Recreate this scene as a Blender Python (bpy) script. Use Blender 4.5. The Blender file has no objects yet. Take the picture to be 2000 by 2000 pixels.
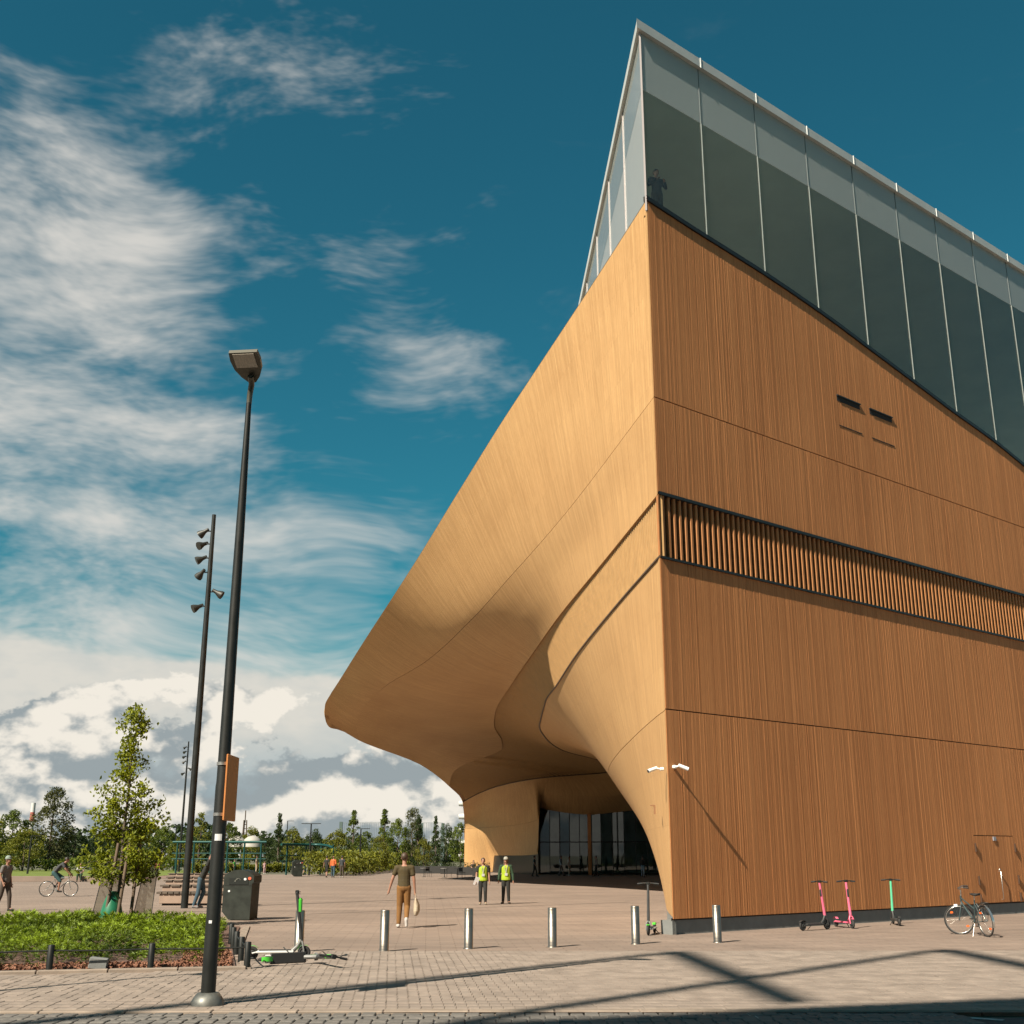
import bpy, math, random
import numpy as np
from mathutils import Vector, Matrix, Quaternion

# ------------------------------------------------------------------ camera, sky, sun, exposure
scene = bpy.context.scene
COL = scene.collection
F_PX, CAM_H = 2265.0, 1.75
TILT = math.atan(671 / F_PX)
cam_data = bpy.data.cameras.new('camera')
cam_data.sensor_width = 36
cam_data.lens = 36 * F_PX / 2000
cam_data.clip_start, cam_data.clip_end = 0.1, 6000
cam = bpy.data.objects.new('camera', cam_data)
COL.objects.link(cam)
cam.location = (0, 0, CAM_H)
cam.rotation_euler = (math.pi / 2 + TILT, 0, 0)
scene.camera = cam

SUN_HEAD, SUN_ELEV = math.radians(41.3), math.radians(43.0)
LDIR = Vector((math.sin(SUN_HEAD) * math.cos(SUN_ELEV), math.cos(SUN_HEAD) * math.cos(SUN_ELEV), -math.sin(SUN_ELEV)))
sun_data = bpy.data.lights.new('sun', 'SUN')
sun_data.energy = 5.0
sun_data.angle = math.radians(0.5)
sun_data.color = (1.0, 0.90, 0.74)
sun = bpy.data.objects.new('sun', sun_data)
COL.objects.link(sun)
sun.rotation_mode = 'QUATERNION'
sun.rotation_quaternion = LDIR.to_track_quat('-Z', 'Y')
sun.location = (-30, -30, 40)

vs = scene.view_settings
vs.view_transform = 'Standard'
vs.look = 'None'
vs.exposure = 1.1
vs.gamma = 1.0

world = bpy.data.worlds.new('World')
scene.world = world
world.use_nodes = True
world.cycles.sampling_method = 'NONE'
scene.cycles.adaptive_threshold = 0.02
scene.cycles.max_bounces = 6
scene.cycles.diffuse_bounces = 3
scene.cycles.transparent_max_bounces = 8
WT = world.node_tree
WT.nodes.clear()


class NT:
    """small helper to write node graphs"""
    def __init__(self, tree):
        self.t = tree

    def n(self, kind, **kw):
        nd = self.t.nodes.new(kind)
        for k, v in kw.items():
            setattr(nd, k, v)
        return nd

    def link(self, a, b):
        self.t.links.new(a, b)

    def inp(self, sock, v):
        if isinstance(v, bpy.types.NodeSocket):
            self.t.links.new(v, sock)
        else:
            sock.default_value = v

    def math(self, op, a, b=0.0, c=None, clamp=False):
        nd = self.n('ShaderNodeMath', operation=op, use_clamp=clamp)
        self.inp(nd.inputs[0], a)
        self.inp(nd.inputs[1], b)
        if c is not None:
            self.inp(nd.inputs[2], c)
        return nd.outputs[0]

    def vmath(self, op, a, b=(0, 0, 0)):
        nd = self.n('ShaderNodeVectorMath', operation=op)
        self.inp(nd.inputs[0], a)
        self.inp(nd.inputs[1], b)
        return nd.outputs['Value'] if op in ('DOT_PRODUCT', 'LENGTH') else nd.outputs[0]

    def smooth(self, x, lo, hi, a=0.0, b=1.0):
        nd = self.n('ShaderNodeMapRange', interpolation_type='SMOOTHSTEP')
        self.inp(nd.inputs[0], x)
        for i, v in enumerate((lo, hi, a, b)):
            self.inp(nd.inputs[1 + i], v)
        return nd.outputs[0]

    def lin(self, x, lo, hi, a=0.0, b=1.0):
        nd = self.n('ShaderNodeMapRange')
        self.inp(nd.inputs[0], x)
        for i, v in enumerate((lo, hi, a, b)):
            self.inp(nd.inputs[1 + i], v)
        return nd.outputs[0]

    def mix(self, f, a, b, mode='MIX'):
        nd = self.n('ShaderNodeMix', data_type='RGBA', blend_type=mode)
        self.inp(nd.inputs[0], f)
        self.inp(nd.inputs[6], a)
        self.inp(nd.inputs[7], b)
        return nd.outputs[2]

    def noise(self, vec, scale, detail=4.0, rough=0.55, dist=0.0, dims='3D', lac=2.0):
        nd = self.n('ShaderNodeTexNoise', noise_dimensions=dims)
        if vec is not None:
            self.link(vec, nd.inputs['Vector'])
        nd.inputs['Scale'].default_value = scale
        nd.inputs['Detail'].default_value = detail
        nd.inputs['Roughness'].default_value = rough
        nd.inputs['Lacunarity'].default_value = lac
        nd.inputs['Distortion'].default_value = dist
        return nd.outputs[0]

    def mapping(self, vec, scale=(1, 1, 1), rot=(0, 0, 0), loc=(0, 0, 0)):
        nd = self.n('ShaderNodeMapping')
        self.link(vec, nd.inputs[0])
        nd.inputs['Location'].default_value = loc
        nd.inputs['Rotation'].default_value = rot
        nd.inputs['Scale'].default_value = scale
        return nd.outputs[0]


def view_dir(px, py):
    x, y = (px - 1000) / F_PX, (1000 - py) / F_PX
    c, s = math.cos(TILT), math.sin(TILT)
    return Vector((x, c - y * s, s + y * c)).normalized()


def build_sky():
    w = NT(WT)
    out = w.n('ShaderNodeOutputWorld')
    bg = w.n('ShaderNodeBackground')
    bg.inputs['Strength'].default_value = 0.05
    w.link(bg.outputs[0], out.inputs[0])
    sky = w.n('ShaderNodeTexSky', sky_type='NISHITA', sun_disc=False)
    sky.sun_elevation = SUN_ELEV
    sky.sun_rotation = SUN_HEAD + math.pi
    sky.air_density, sky.dust_density, sky.ozone_density = 1.0, 0.6, 1.6
    tc = w.n('ShaderNodeTexCoord')
    D = w.vmath('NORMALIZE', tc.outputs['Generated'])
    sep = w.n('ShaderNodeSeparateXYZ')
    w.link(D, sep.inputs[0])
    z = sep.outputs['Z']
    base = w.mix(1.0, sky.outputs[0], SKY_TINT, 'MULTIPLY')
    # thin high cirrus: feathery streaks, denser in some quarters of the sky
    warp = w.n('ShaderNodeTexNoise')
    w.link(D, warp.inputs['Vector'])
    warp.inputs['Scale'].default_value = 2.6
    warp.inputs['Detail'].default_value = 2
    off = w.vmath('MULTIPLY', w.vmath('SUBTRACT', warp.outputs['Color'], (0.5, 0.5, 0.5)), (0.30, 0.30, 0.16))
    DW = w.vmath('ADD', D, off)
    c1 = w.noise(w.mapping(DW, (1.3, 1.3, 5.0), (0, math.radians(16), 0), (3.1, 0.4, 1.7)), 2.5, 6, 0.68)
    c2 = w.noise(w.mapping(DW, (2.6, 2.6, 7.0), (0, math.radians(30), 0), (7.1, 2.4, 0.7)), 2.6, 4, 0.72)
    c3 = w.noise(D, 1.6, 1, 0.5)
    cir = w.math('ADD', w.math('MULTIPLY', c1, 0.56), w.math('MULTIPLY', c2, 0.44))
    mask = None
    for px, py, r, wt in CIRRUS:
        d = w.vmath('DOT_PRODUCT', D, tuple(view_dir(px, py)))
        m = w.smooth(d, math.cos(math.radians(r)), math.cos(math.radians(r * 0.15)), 0.0, wt)
        mask = m if mask is None else w.math('MAXIMUM', mask, m)
    rest = w.smooth(c3, 0.50, 0.75, 0.0, 0.16)
    mask = w.math('MAXIMUM', mask, rest)
    lo = w.math('SUBTRACT', 0.62, w.math('MULTIPLY', mask, 0.29))
    cir = w.smooth(cir, lo, w.math('ADD', lo, 0.30), 0.0, 0.86)
    cir = w.math('MULTIPLY', cir, w.smooth(mask, 0.0, 0.35))
    col = w.mix(cir, base, (7.0, 6.7, 6.2, 1))
    # bank of cumulus low over the horizon: a smooth pale deck above, heaped clouds below
    def heap(loc, dt):
        v = w.noise(w.mapping(D, (1, 1, 1.5), (0, 0, 0), loc), 8.0, dt, 0.60)
        return w.math('ABSOLUTE', w.math('SUBTRACT', w.math('MULTIPLY', v, 2.6), 1.3))
    h0 = heap((0.3, 2.1, 0.0), 6)
    h1 = heap((0.3 + 0.010, 2.1 + 0.004, -0.030), 4)
    big = w.noise(w.mapping(D, (1, 1, 2.4), (0, 0, 0), (0.2, 2.2, 4.0)), 4.6, 2, 0.55)
    fine = w.noise(w.mapping(D, (1, 1, 2.2)), 20.0, 3, 0.6)
    az = w.math('MULTIPLY', sep.outputs['X'], -0.09)
    # deck
    topd = w.math('ADD', w.math('ADD', 0.136, az), w.math('MULTIPLY', w.math('SUBTRACT', w.math('ADD', w.math('MULTIPLY', big, 0.6), w.math('MULTIPLY', fine, 0.4)), 0.5), 0.06))
    ad = w.smooth(w.math('SUBTRACT', topd, z), 0.0, 0.012)
    low = w.smooth(z, 0.035, 0.115)
    dcol = w.mix(w.math('MULTIPLY', low, w.lin(fine, 0.3, 0.7, 0.75, 1.1)), (3.0, 4.0, 4.4, 1), (6.6, 6.4, 5.8, 1))
    col = w.mix(ad, col, dcol)
    # heaps
    tp = w.math('ADD', 0.098, w.math('MULTIPLY', w.math('SUBTRACT', big, 0.5), 0.20))
    dens = w.math('ADD', w.math('MULTIPLY', w.math('SUBTRACT', 0.30, h0), 0.11), w.math('SUBTRACT', tp, z))
    ah = w.smooth(dens, 0.0, 0.011)
    gap = w.smooth(w.math('SUBTRACT', big, w.math('MULTIPLY', h0, 0.30)), 0.24, 0.36)
    ah = w.math('MULTIPLY', ah, gap)
    sh = w.math('ADD', 0.42, w.math('MULTIPLY', w.math('SUBTRACT', h1, h0), 1.9))
    sh = w.math('ADD', sh, w.math('MULTIPLY', w.math('SUBTRACT', big, 0.5), 1.3))
    sh = w.smooth(sh, 0.20, 0.70)
    hcol = w.mix(sh, (3.0, 3.45, 3.6, 1), (8.3, 7.8, 6.9, 1))
    col = w.mix(ah, col, hcol)
    w.link(col, bg.inputs['Color'])


SKY_TINT = (0.15, 0.70, 0.63, 1)
CIRRUS = [  # px, py in the photograph's field, angular radius, weight
    (150, 560, 11, 0.95), (60, 800, 11, 1.0), (250, 950, 11, 0.95), (120, 1150, 10, 0.9), (430, 640, 7, 0.6),
    (40, 300, 6, 0.65), (600, 320, 14, 0.38), (850, 800, 7, 0.62), (760, 640, 7, 0.5), (700, 1000, 9, 0.62),
    (560, 1170, 9, 0.85), (330, 1060, 9, 0.9), (760, 1120, 7, 0.6), (-400, 700, 14, 0.9), (-700, 1000, 14, 0.8)]
build_sky()

# ------------------------------------------------------------------ helpers


def ray(px, py):
    x, y = (px - 1000) / F_PX, (1000 - py) / F_PX
    c, s = math.cos(TILT), math.sin(TILT)
    return x, c - y * s, s + y * c


def G(px, py, z=0.0):
    x, y, w = ray(px, py)
    t = (z - CAM_H) / w
    return Vector((x * t, y * t, z))


def atY(px, py, Y):
    x, y, w = ray(px, py)
    t = Y / y
    return Vector((x * t, Y, CAM_H + w * t))


MATS = {}


def mat(name, color, rough=0.6, metal=0.0, var=0.0, vscale=8.0, bump=0.0, bscale=40.0, spec=0.5, trans=0.0, coat=0.0, vec=(1, 1, 1)):
    if name in MATS:
        return MATS[name]
    m = bpy.data.materials.new(name)
    m.use_nodes = True
    t = NT(m.node_tree)
    p = m.node_tree.nodes['Principled BSDF']
    p.inputs['Base Color'].default_value = (*color, 1)
    p.inputs['Roughness'].default_value = rough
    p.inputs['Metallic'].default_value = metal
    p.inputs['Specular IOR Level'].default_value = spec
    p.inputs['Coat Weight'].default_value = coat
    if var or bump:
        tc = t.n('ShaderNodeTexCoord')
        v = t.mapping(tc.outputs['Object'], vec)
        if var:
            nz = t.noise(v, vscale, 5, 0.6)
            f = t.lin(nz, 0.3, 0.7, 1 - var, 1 + var)
            oi = t.n('ShaderNodeObjectInfo')
            f = t.math('MULTIPLY', f, t.lin(oi.outputs['Random'], 0, 1, 1 - var * 0.35, 1 + var * 0.35))
            cc = t.n('ShaderNodeCombineColor')
            for i in range(3):
                t.link(t.math('MULTIPLY', f, color[i]), cc.inputs[i])
            t.link(cc.outputs[0], p.inputs['Base Color'])
            t.link(t.lin(nz, 0.3, 0.7, max(0.02, rough - 0.08), min(1, rough + 0.08)), p.inputs['Roughness'])
        if bump:
            bz = t.noise(v, bscale, 4, 0.6)
            b = t.n('ShaderNodeBump')
            b.inputs['Strength'].default_value = bump
            b.inputs['Distance'].default_value = 0.01
            t.link(bz, b.inputs['Height'])
            t.link(b.outputs[0], p.inputs['Normal'])
    MATS[name] = m
    return m


class MB:
    """collects shapes and links them as ONE mesh object"""
    def __init__(self):
        self.v, self.f, self.m, self.sm = [], [], [], []
        self.X = Matrix.Identity(4)
        self.mi = 0

    def add(self, vs, fs, smooth=False):
        o = len(self.v)
        X = self.X
        self.v.extend([tuple(X @ Vector(p)) for p in vs])
        self.f.extend([tuple(i + o for i in f) for f in fs])
        self.m.extend([self.mi] * len(fs))
        self.sm.extend([smooth] * len(fs))
        return self

    def box(self, a, b, bev=0.0):
        (x0, y0, z0), (x1, y1, z1) = a, b
        if bev <= 0:
            vs = [(x0, y0, z0), (x1, y0, z0), (x1, y1, z0), (x0, y1, z0), (x0, y0, z1), (x1, y0, z1), (x1, y1, z1), (x0, y1, z1)]
            return self.add(vs, [(0, 3, 2, 1), (4, 5, 6, 7), (0, 1, 5, 4), (1, 2, 6, 5), (2, 3, 7, 6), (3, 0, 4, 7)])
        e = bev
        r = [(x0 + e, y0), (x1 - e, y0), (x1, y0 + e), (x1, y1 - e), (x1 - e, y1), (x0 + e, y1), (x0, y1 - e), (x0, y0 + e)]
        ri = [(x0 + 2 * e, y0 + e), (x1 - 2 * e, y0 + e), (x1 - e, y0 + 2 * e), (x1 - e, y1 - 2 * e), (x1 - 2 * e, y1 - e), (x0 + 2 * e, y1 - e), (x0 + e, y1 - 2 * e), (x0 + e, y0 + 2 * e)]
        vs = [(x, y, z0) for x, y in ri] + [(x, y, z0 + e) for x, y in r] + [(x, y, z1 - e) for x, y in r] + [(x, y, z1) for x, y in ri]
        fs = [tuple(range(7, -1, -1)), tuple(range(24, 32))]
        for k in range(3):
            for i in range(8):
                j = (i + 1) % 8
                fs.append((k * 8 + i, k * 8 + j, k * 8 + 8 + j, k * 8 + 8 + i))
        return self.add(vs, fs)

    def prism(self, poly, z0, z1):
        n = len(poly)
        vs = [(x, y, z0) for x, y in poly] + [(x, y, z1) for x, y in poly]
        fs = [tuple(range(n - 1, -1, -1)), tuple(range(n, 2 * n))] + [(i, (i + 1) % n, n + (i + 1) % n, n + i) for i in range(n)]
        return self.add(vs, fs)

    def tube(self, pts, rad, n=8, cap=True, flat=None):
        pts = [Vector(p) for p in pts]
        if not hasattr(rad, '__len__'):
            rad = [rad] * len(pts)
        vs, fs = [], []
        prev = None
        for i, p in enumerate(pts):
            d = (pts[min(i + 1, len(pts) - 1)] - pts[max(i - 1, 0)]).normalized()
            if prev is None:
                a = d.cross(Vector((0, 0, 1)))
                if a.length < 1e-3:
                    a = Vector((1, 0, 0))
            else:
                a = prev - d * prev.dot(d)
            a.normalize()
            prev = a
            b = d.cross(a)
            for k in range(n):
                t = 2 * math.pi * k / n
                vs.append(tuple(p + (a * math.cos(t) + b * math.sin(t)) * rad[i]))
        for i in range(len(pts) - 1):
            for k in range(n):
                j = (k + 1) % n
                fs.append((i * n + k, i * n + j, i * n + n + j, i * n + n + k))
        self.add(vs, fs, True)
        if cap:
            o = len(vs)
            self.add([vs[k] for k in range(n)], [tuple(range(n - 1, -1, -1))])
            self.add([vs[o - n + k] for k in range(n)], [tuple(range(n))])
        return self

    def lathe(self, prof, n=16, c=(0, 0, 0), axis='Z'):
        vs, fs = [], []
        for r, z in prof:
            for k in range(n):
                t = 2 * math.pi * k / n
                a, b = r * math.cos(t), r * math.sin(t)
                q = (a, b, z) if axis == 'Z' else ((z, a, b) if axis == 'X' else (b, z, a))
                vs.append((q[0] + c[0], q[1] + c[1], q[2] + c[2]))
        for i in range(len(prof) - 1):
            for k in range(n):
                j = (k + 1) % n
                fs.append((i * n + k, i * n + j, i * n + n + j, i * n + n + k))
        self.add(vs, fs, True)
        for i, rev in ((0, True), (len(prof) - 1, False)):
            if prof[i][0] > 1e-5:
                ring = vs[i * n:(i + 1) * n]
                self.add(ring, [tuple(range(n - 1, -1, -1)) if rev else tuple(range(n))])
        return self

    def ball(self, c, r, nu=12, nv=8):
        if not hasattr(r, '__len__'):
            r = (r, r, r)
        vs, fs = [], []
        for i in range(nv + 1):
            ph = math.pi * i / nv - math.pi / 2
            for k in range(nu):
                t = 2 * math.pi * k / nu
                vs.append((c[0] + r[0] * math.cos(ph) * math.cos(t), c[1] + r[1] * math.cos(ph) * math.sin(t), c[2] + r[2] * math.sin(ph)))
        for i in range(nv):
            for k in range(nu):
                j = (k + 1) % nu
                fs.append((i * nu + k, i * nu + j, i * nu + nu + j, i * nu + nu + k))
        return self.add(vs, fs, True)

    def torus(self, c, R, r, axis='Y', n=32, m=8):
        vs, fs = [], []
        for i in range(n):
            a = 2 * math.pi * i / n
            for k in range(m):
                b = 2 * math.pi * k / m
                q = R + r * math.cos(b)
                x, y, z = q * math.cos(a), r * math.sin(b), q * math.sin(a)
                p = (x, y, z) if axis == 'Y' else ((y, x, z) if axis == 'X' else (x, z, y))
                vs.append((c[0] + p[0], c[1] + p[1], c[2] + p[2]))
        for i in range(n):
            for k in range(m):
                fs.append((i * m + k, i * m + (k + 1) % m, ((i + 1) % n) * m + (k + 1) % m, ((i + 1) % n) * m + k))
        return self.add(vs, fs, True)

    def mesh(self, name, mats):
        me = bpy.data.meshes.new(name)
        me.from_pydata(self.v, [], self.f)
        for m in (mats if isinstance(mats, (list, tuple)) else [mats]):
            me.materials.append(m)
        me.polygons.foreach_set('material_index', self.m)
        me.polygons.foreach_set('use_smooth', self.sm)
        me.update()
        return me

    def build(self, name, mats, parent=None, kind=None):
        return link(name, self.mesh(name, mats), parent, kind)


def link(name, me, parent=None, kind=None):
    o = bpy.data.objects.new(name, me)
    COL.objects.link(o)
    if parent:
        o.parent = parent
    if kind:
        o['kind'] = kind
    return o


def tag(o, label, cat, group=None):
    o['label'], o['category'] = label, cat
    if group:
        o['group'] = group
    return o


def thing(name, label, cat, loc=(0, 0, 0), rz=0.0, group=None, scale=None):
    o = bpy.data.objects.new(name, None)
    COL.objects.link(o)
    o.empty_display_size = 0.2
    o.location = loc
    o.rotation_euler = (0, 0, rz)
    if scale:
        o.scale = (scale,) * 3
    return tag(o, label, cat, group)


def dup(root, loc, rz=0.0, label=None, scale=None, parent=None):
    r = root.copy()
    COL.objects.link(r)
    if parent is None:
        r.location = loc
        r.rotation_euler = (0, 0, rz)
        if scale:
            r.scale = (scale,) * 3 if not hasattr(scale, '__len__') else scale
        if label:
            r['label'] = label
    else:
        r.parent = parent
    for ch in list(root.children):
        dup(ch, None, parent=r)
    return r


def np_mesh(name, verts, quads, mats, uv=None, tone=None, smooth=False, mi=None):
    """fast mesh from numpy arrays: verts (n,3), quads (m,k)"""
    me = bpy.data.meshes.new(name)
    verts = np.asarray(verts, dtype=np.float32)
    quads = np.asarray(quads, dtype=np.int32)
    k = quads.shape[1]
    me.vertices.add(len(verts))
    me.vertices.foreach_set('co', verts.ravel())
    me.loops.add(quads.size)
    me.loops.foreach_set('vertex_index', quads.ravel())
    me.polygons.add(len(quads))
    me.polygons.foreach_set('loop_start', np.arange(len(quads), dtype=np.int32) * k)
    me.polygons.foreach_set('loop_total', np.full(len(quads), k, dtype=np.int32))
    me.polygons.foreach_set('use_smooth', np.full(len(quads), smooth, dtype=bool))
    for m in (mats if isinstance(mats, (list, tuple)) else [mats]):
        me.materials.append(m)
    if mi is not None:
        me.polygons.foreach_set('material_index', np.asarray(mi, dtype=np.int32))
    me.update(calc_edges=True)
    if uv is not None:
        l = me.uv_layers.new(name='UVMap')
        l.data.foreach_set('uv', np.asarray(uv, dtype=np.float32)[quads.ravel()].ravel())
    if tone is not None:
        a = me.attributes.new('tone', 'FLOAT', 'POINT')
        a.data.foreach_set('value', np.asarray(tone, dtype=np.float32))
    me.validate()
    return me


def pchip(xs, ys, x):
    xs, ys, x = np.asarray(xs, float), np.asarray(ys, float), np.asarray(x, float)
    h = np.diff(xs)
    dl = np.diff(ys) / h
    d = np.zeros(len(xs))
    for i in range(1, len(xs) - 1):
        if dl[i - 1] * dl[i] > 0:
            w1, w2 = 2 * h[i] + h[i - 1], h[i] + 2 * h[i - 1]
            d[i] = (w1 + w2) / (w1 / dl[i - 1] + w2 / dl[i])
    d[0], d[-1] = dl[0], dl[-1]
    k = np.clip(np.searchsorted(xs, x, side='right') - 1, 0, len(h) - 1)
    t = (x - xs[k]) / h[k]
    return ((2 * t**3 - 3 * t**2 + 1) * ys[k] + (t**3 - 2 * t**2 + t) * h[k] * d[k]
            + (-2 * t**3 + 3 * t**2) * ys[k + 1] + (t**3 - t**2) * h[k] * d[k + 1])

# ------------------------------------------------------------------ materials of the large structure


def wood_shell_material():
    m = bpy.data.materials.new('spruce_shell')
    m.use_nodes = True
    t = NT(m.node_tree)
    p = m.node_tree.nodes['Principled BSDF']
    tc = t.n('ShaderNodeTexCoord')
    uv = tc.outputs['UV']
    grain = t.noise(t.mapping(uv, (16, 0.5, 1)), 1.0, 6, 0.65)
    fine = t.noise(t.mapping(uv, (55, 3.0, 1)), 1.0, 4, 0.6)
    big = t.noise(t.mapping(uv, (0.12, 0.25, 1)), 1.0, 5, 0.55)
    f = t.math('ADD', t.math('MULTIPLY', grain, 0.40), t.math('ADD', t.math('MULTIPLY', fine, 0.35), t.math('MULTIPLY', big, 0.25)))
    f = t.smooth(f, 0.36, 0.64)
    col = t.mix(f, (0.395, 0.222, 0.092, 1), (0.535, 0.328, 0.148, 1))
    sw = t.n('ShaderNodeSeparateXYZ')
    t.link(uv, sw.inputs[0])
    cx = t.n('ShaderNodeCombineXYZ')
    t.link(sw.outputs[1], cx.inputs[0])
    t.link(sw.outputs[0], cx.inputs[1])
    br = t.n('ShaderNodeTexBrick')
    t.link(cx.outputs[0], br.inputs['Vector'])
    br.inputs['Scale'].default_value = 1.0
    br.inputs['Brick Width'].default_value = 2.7
    br.inputs['Row Height'].default_value = 0.085
    br.inputs['Mortar Size'].default_value = 0.006
    br.inputs['Color1'].default_value = (0.90, 0.89, 0.87, 1)
    br.inputs['Color2'].default_value = (1.08, 1.08, 1.08, 1)
    br.inputs['Mortar'].default_value = (0.70, 0.64, 0.58, 1)
    col = t.mix(1.0, col, br.outputs[0], 'MULTIPLY')
    t.link(col, p.inputs['Base Color'])
    p.inputs['Roughness'].default_value = 0.62
    p.inputs['Specular IOR Level'].default_value = 0.25
    wv = t.n('ShaderNodeTexWave', wave_type='BANDS', bands_direction='X', wave_profile='SAW')
    t.link(t.mapping(uv, (1, 1, 1)), wv.inputs['Vector'])
    wv.inputs['Scale'].default_value = 2.4
    wv.inputs['Distortion'].default_value = 0.05
    b = t.n('ShaderNodeBump')
    b.inputs['Strength'].default_value = 0.35
    b.inputs['Distance'].default_value = 0.006
    t.link(t.math('ADD', t.math('MULTIPLY', wv.outputs[1], 0.5), fine), b.inputs['Height'])
    t.link(b.outputs[0], p.inputs['Normal'])
    return m


def wood_board_material():
    m = bpy.data.materials.new('spruce_boards')
    m.use_nodes = True
    t = NT(m.node_tree)
    p = m.node_tree.nodes['Principled BSDF']
    tc = t.n('ShaderNodeTexCoord')
    at = t.n('ShaderNodeAttribute', attribute_name='tone')
    v = t.mapping(tc.outputs['Object'], (42, 42, 3.2))
    grain = t.noise(v, 1.0, 6, 0.68)
    spots = t.noise(t.mapping(tc.outputs['Object'], (45, 45, 9)), 1.0, 3, 0.6)
    big = t.noise(t.mapping(tc.outputs['Object'], (0.35, 0.35, 0.2)), 1.0, 4, 0.55)
    f = t.math('ADD', t.math('MULTIPLY', grain, 0.46), t.math('ADD', t.math('MULTIPLY', at.outputs['Fac'], 0.20), t.math('MULTIPLY', big, 0.34)))
    f = t.smooth(f, 0.20, 0.80)
    col = t.mix(f, (0.335, 0.132, 0.048, 1), (0.515, 0.224, 0.086, 1))
    dark = t.smooth(spots, 0.64, 0.76, 0.0, 0.6)
    col = t.mix(dark, col, (0.17, 0.075, 0.03, 1))
    t.link(col, p.inputs['Base Color'])
    p.inputs['Roughness'].default_value = 0.7
    p.inputs['Specular IOR Level'].default_value = 0.2
    b = t.n('ShaderNodeBump')
    b.inputs['Strength'].default_value = 0.25
    b.inputs['Distance'].default_value = 0.003
    t.link(grain, b.inputs['Height'])
    t.link(b.outputs[0], p.inputs['Normal'])
    return m


def glass_material(name, tint, gloss_rough=0.02, ior=1.55, frost=0.0, frost_col=(0.6, 0.64, 0.64)):
    m = bpy.data.materials.new(name)
    m.use_nodes = True
    nt = m.node_tree
    nt.nodes.clear()
    t = NT(nt)
    out = t.n('ShaderNodeOutputMaterial')
    tr = t.n('ShaderNodeBsdfTransparent')
    tr.inputs[0].default_value = (*tint, 1)
    body = tr.outputs[0]
    if frost > 0:
        df = t.n('ShaderNodeBsdfDiffuse')
        df.inputs[0].default_value = (*frost_col, 1)
        tl = t.n('ShaderNodeBsdfTranslucent')
        tl.inputs[0].default_value = (*frost_col, 1)
        a = t.n('ShaderNodeMixShader')
        a.inputs[0].default_value = 0.4
        t.link(df.outputs[0], a.inputs[1])
        t.link(tl.outputs[0], a.inputs[2])
        mx = t.n('ShaderNodeMixShader')
        mx.inputs[0].default_value = frost
        t.link(body, mx.inputs[1])
        t.link(a.outputs[0], mx.inputs[2])
        body = mx.outputs[0]
    gl = t.n('ShaderNodeBsdfGlossy')
    gl.inputs[0].default_value = (0.9, 0.95, 0.95, 1)
    gl.inputs['Roughness'].default_value = gloss_rough
    fr = t.n('ShaderNodeFresnel')
    fr.inputs[0].default_value = ior
    mx = t.n('ShaderNodeMixShader')
    t.link(fr.outputs[0], mx.inputs[0])
    t.link(body, mx.inputs[1])
    t.link(gl.outputs[0], mx.inputs[2])
    t.link(mx.outputs[0], out.inputs[0])
    return m


M_SHELL = wood_shell_material()
M_BOARD = wood_board_material()
M_GLASS = glass_material('storey_glass', (0.74, 0.84, 0.79), 0.02, 1.45, 0.09, (0.50, 0.55, 0.53))
M_GLASS_W = glass_material('terrace_glass', (0.6, 0.7, 0.7), 0.05, 1.35, 0.70, (0.86, 0.86, 0.82))
M_FRIT = glass_material('fritted_glass', (0.6, 0.7, 0.7), 0.06, 1.4, 0.70, (0.52, 0.57, 0.57))
M_ENTR = glass_material('entrance_glass', (0.34, 0.42, 0.40), 0.015, 1.6)
M_BLACK = mat('black_steel', (0.018, 0.02, 0.02), 0.45, 0.3, 0.2, 6)
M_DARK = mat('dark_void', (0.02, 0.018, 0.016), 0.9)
M_CONC = mat('plinth_concrete', (0.16, 0.165, 0.16), 0.85, 0, 0.18, 2.5, 0.4, 60)
M_ALU = mat('light_aluminium', (0.16, 0.18, 0.17), 0.5, 0.0, 0.05, 3)
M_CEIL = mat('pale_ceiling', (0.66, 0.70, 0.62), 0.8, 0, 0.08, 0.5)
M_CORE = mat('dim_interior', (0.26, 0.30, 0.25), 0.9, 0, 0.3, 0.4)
M_FLOOR_IN = mat('oak_floor', (0.25, 0.18, 0.11), 0.6)
M_STEEL = mat('brushed_steel', (0.50, 0.48, 0.45), 0.32, 0.95, 0.06, 2, vec=(1, 1, 12))
M_WHITE = mat('white_paint', (0.78, 0.78, 0.76), 0.45)

# ------------------------------------------------------------------ the library building
lib = thing('library_building', 'large timber-clad building with sweeping overhanging curved wall and glazed top storey', 'building', (0, 0, 0))
AX, AY = 3.73, 28.33
RD = Vector((0.7652, 0.6438, 0))      # along the end facade
RN = Vector((0.6438, -0.7652, 0))     # out of the end facade


def FP(t, n, z):
    return (AX + RD.x * t + RN.x * n, AY + RD.y * t + RN.y * n, z)


ZT = [-0.2, 1.73, 5.3, 8.2, 10.5, 12.95, 15.55, 18.05, 20.35, 24, 30, 36, 46]
ZV = [19.17, 18.94, 18.57, 18.15, 17.72, 17.26, 16.76, 16.34, 15.82, 15.1, 14.4, 14.2, 14.6]


def zc(t):
    return float(pchip(ZT, ZV, [t])[0])


# rails of the curved wall: (u, x, y, z)
def U(y):
    return (y - AY) / 110.0


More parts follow.
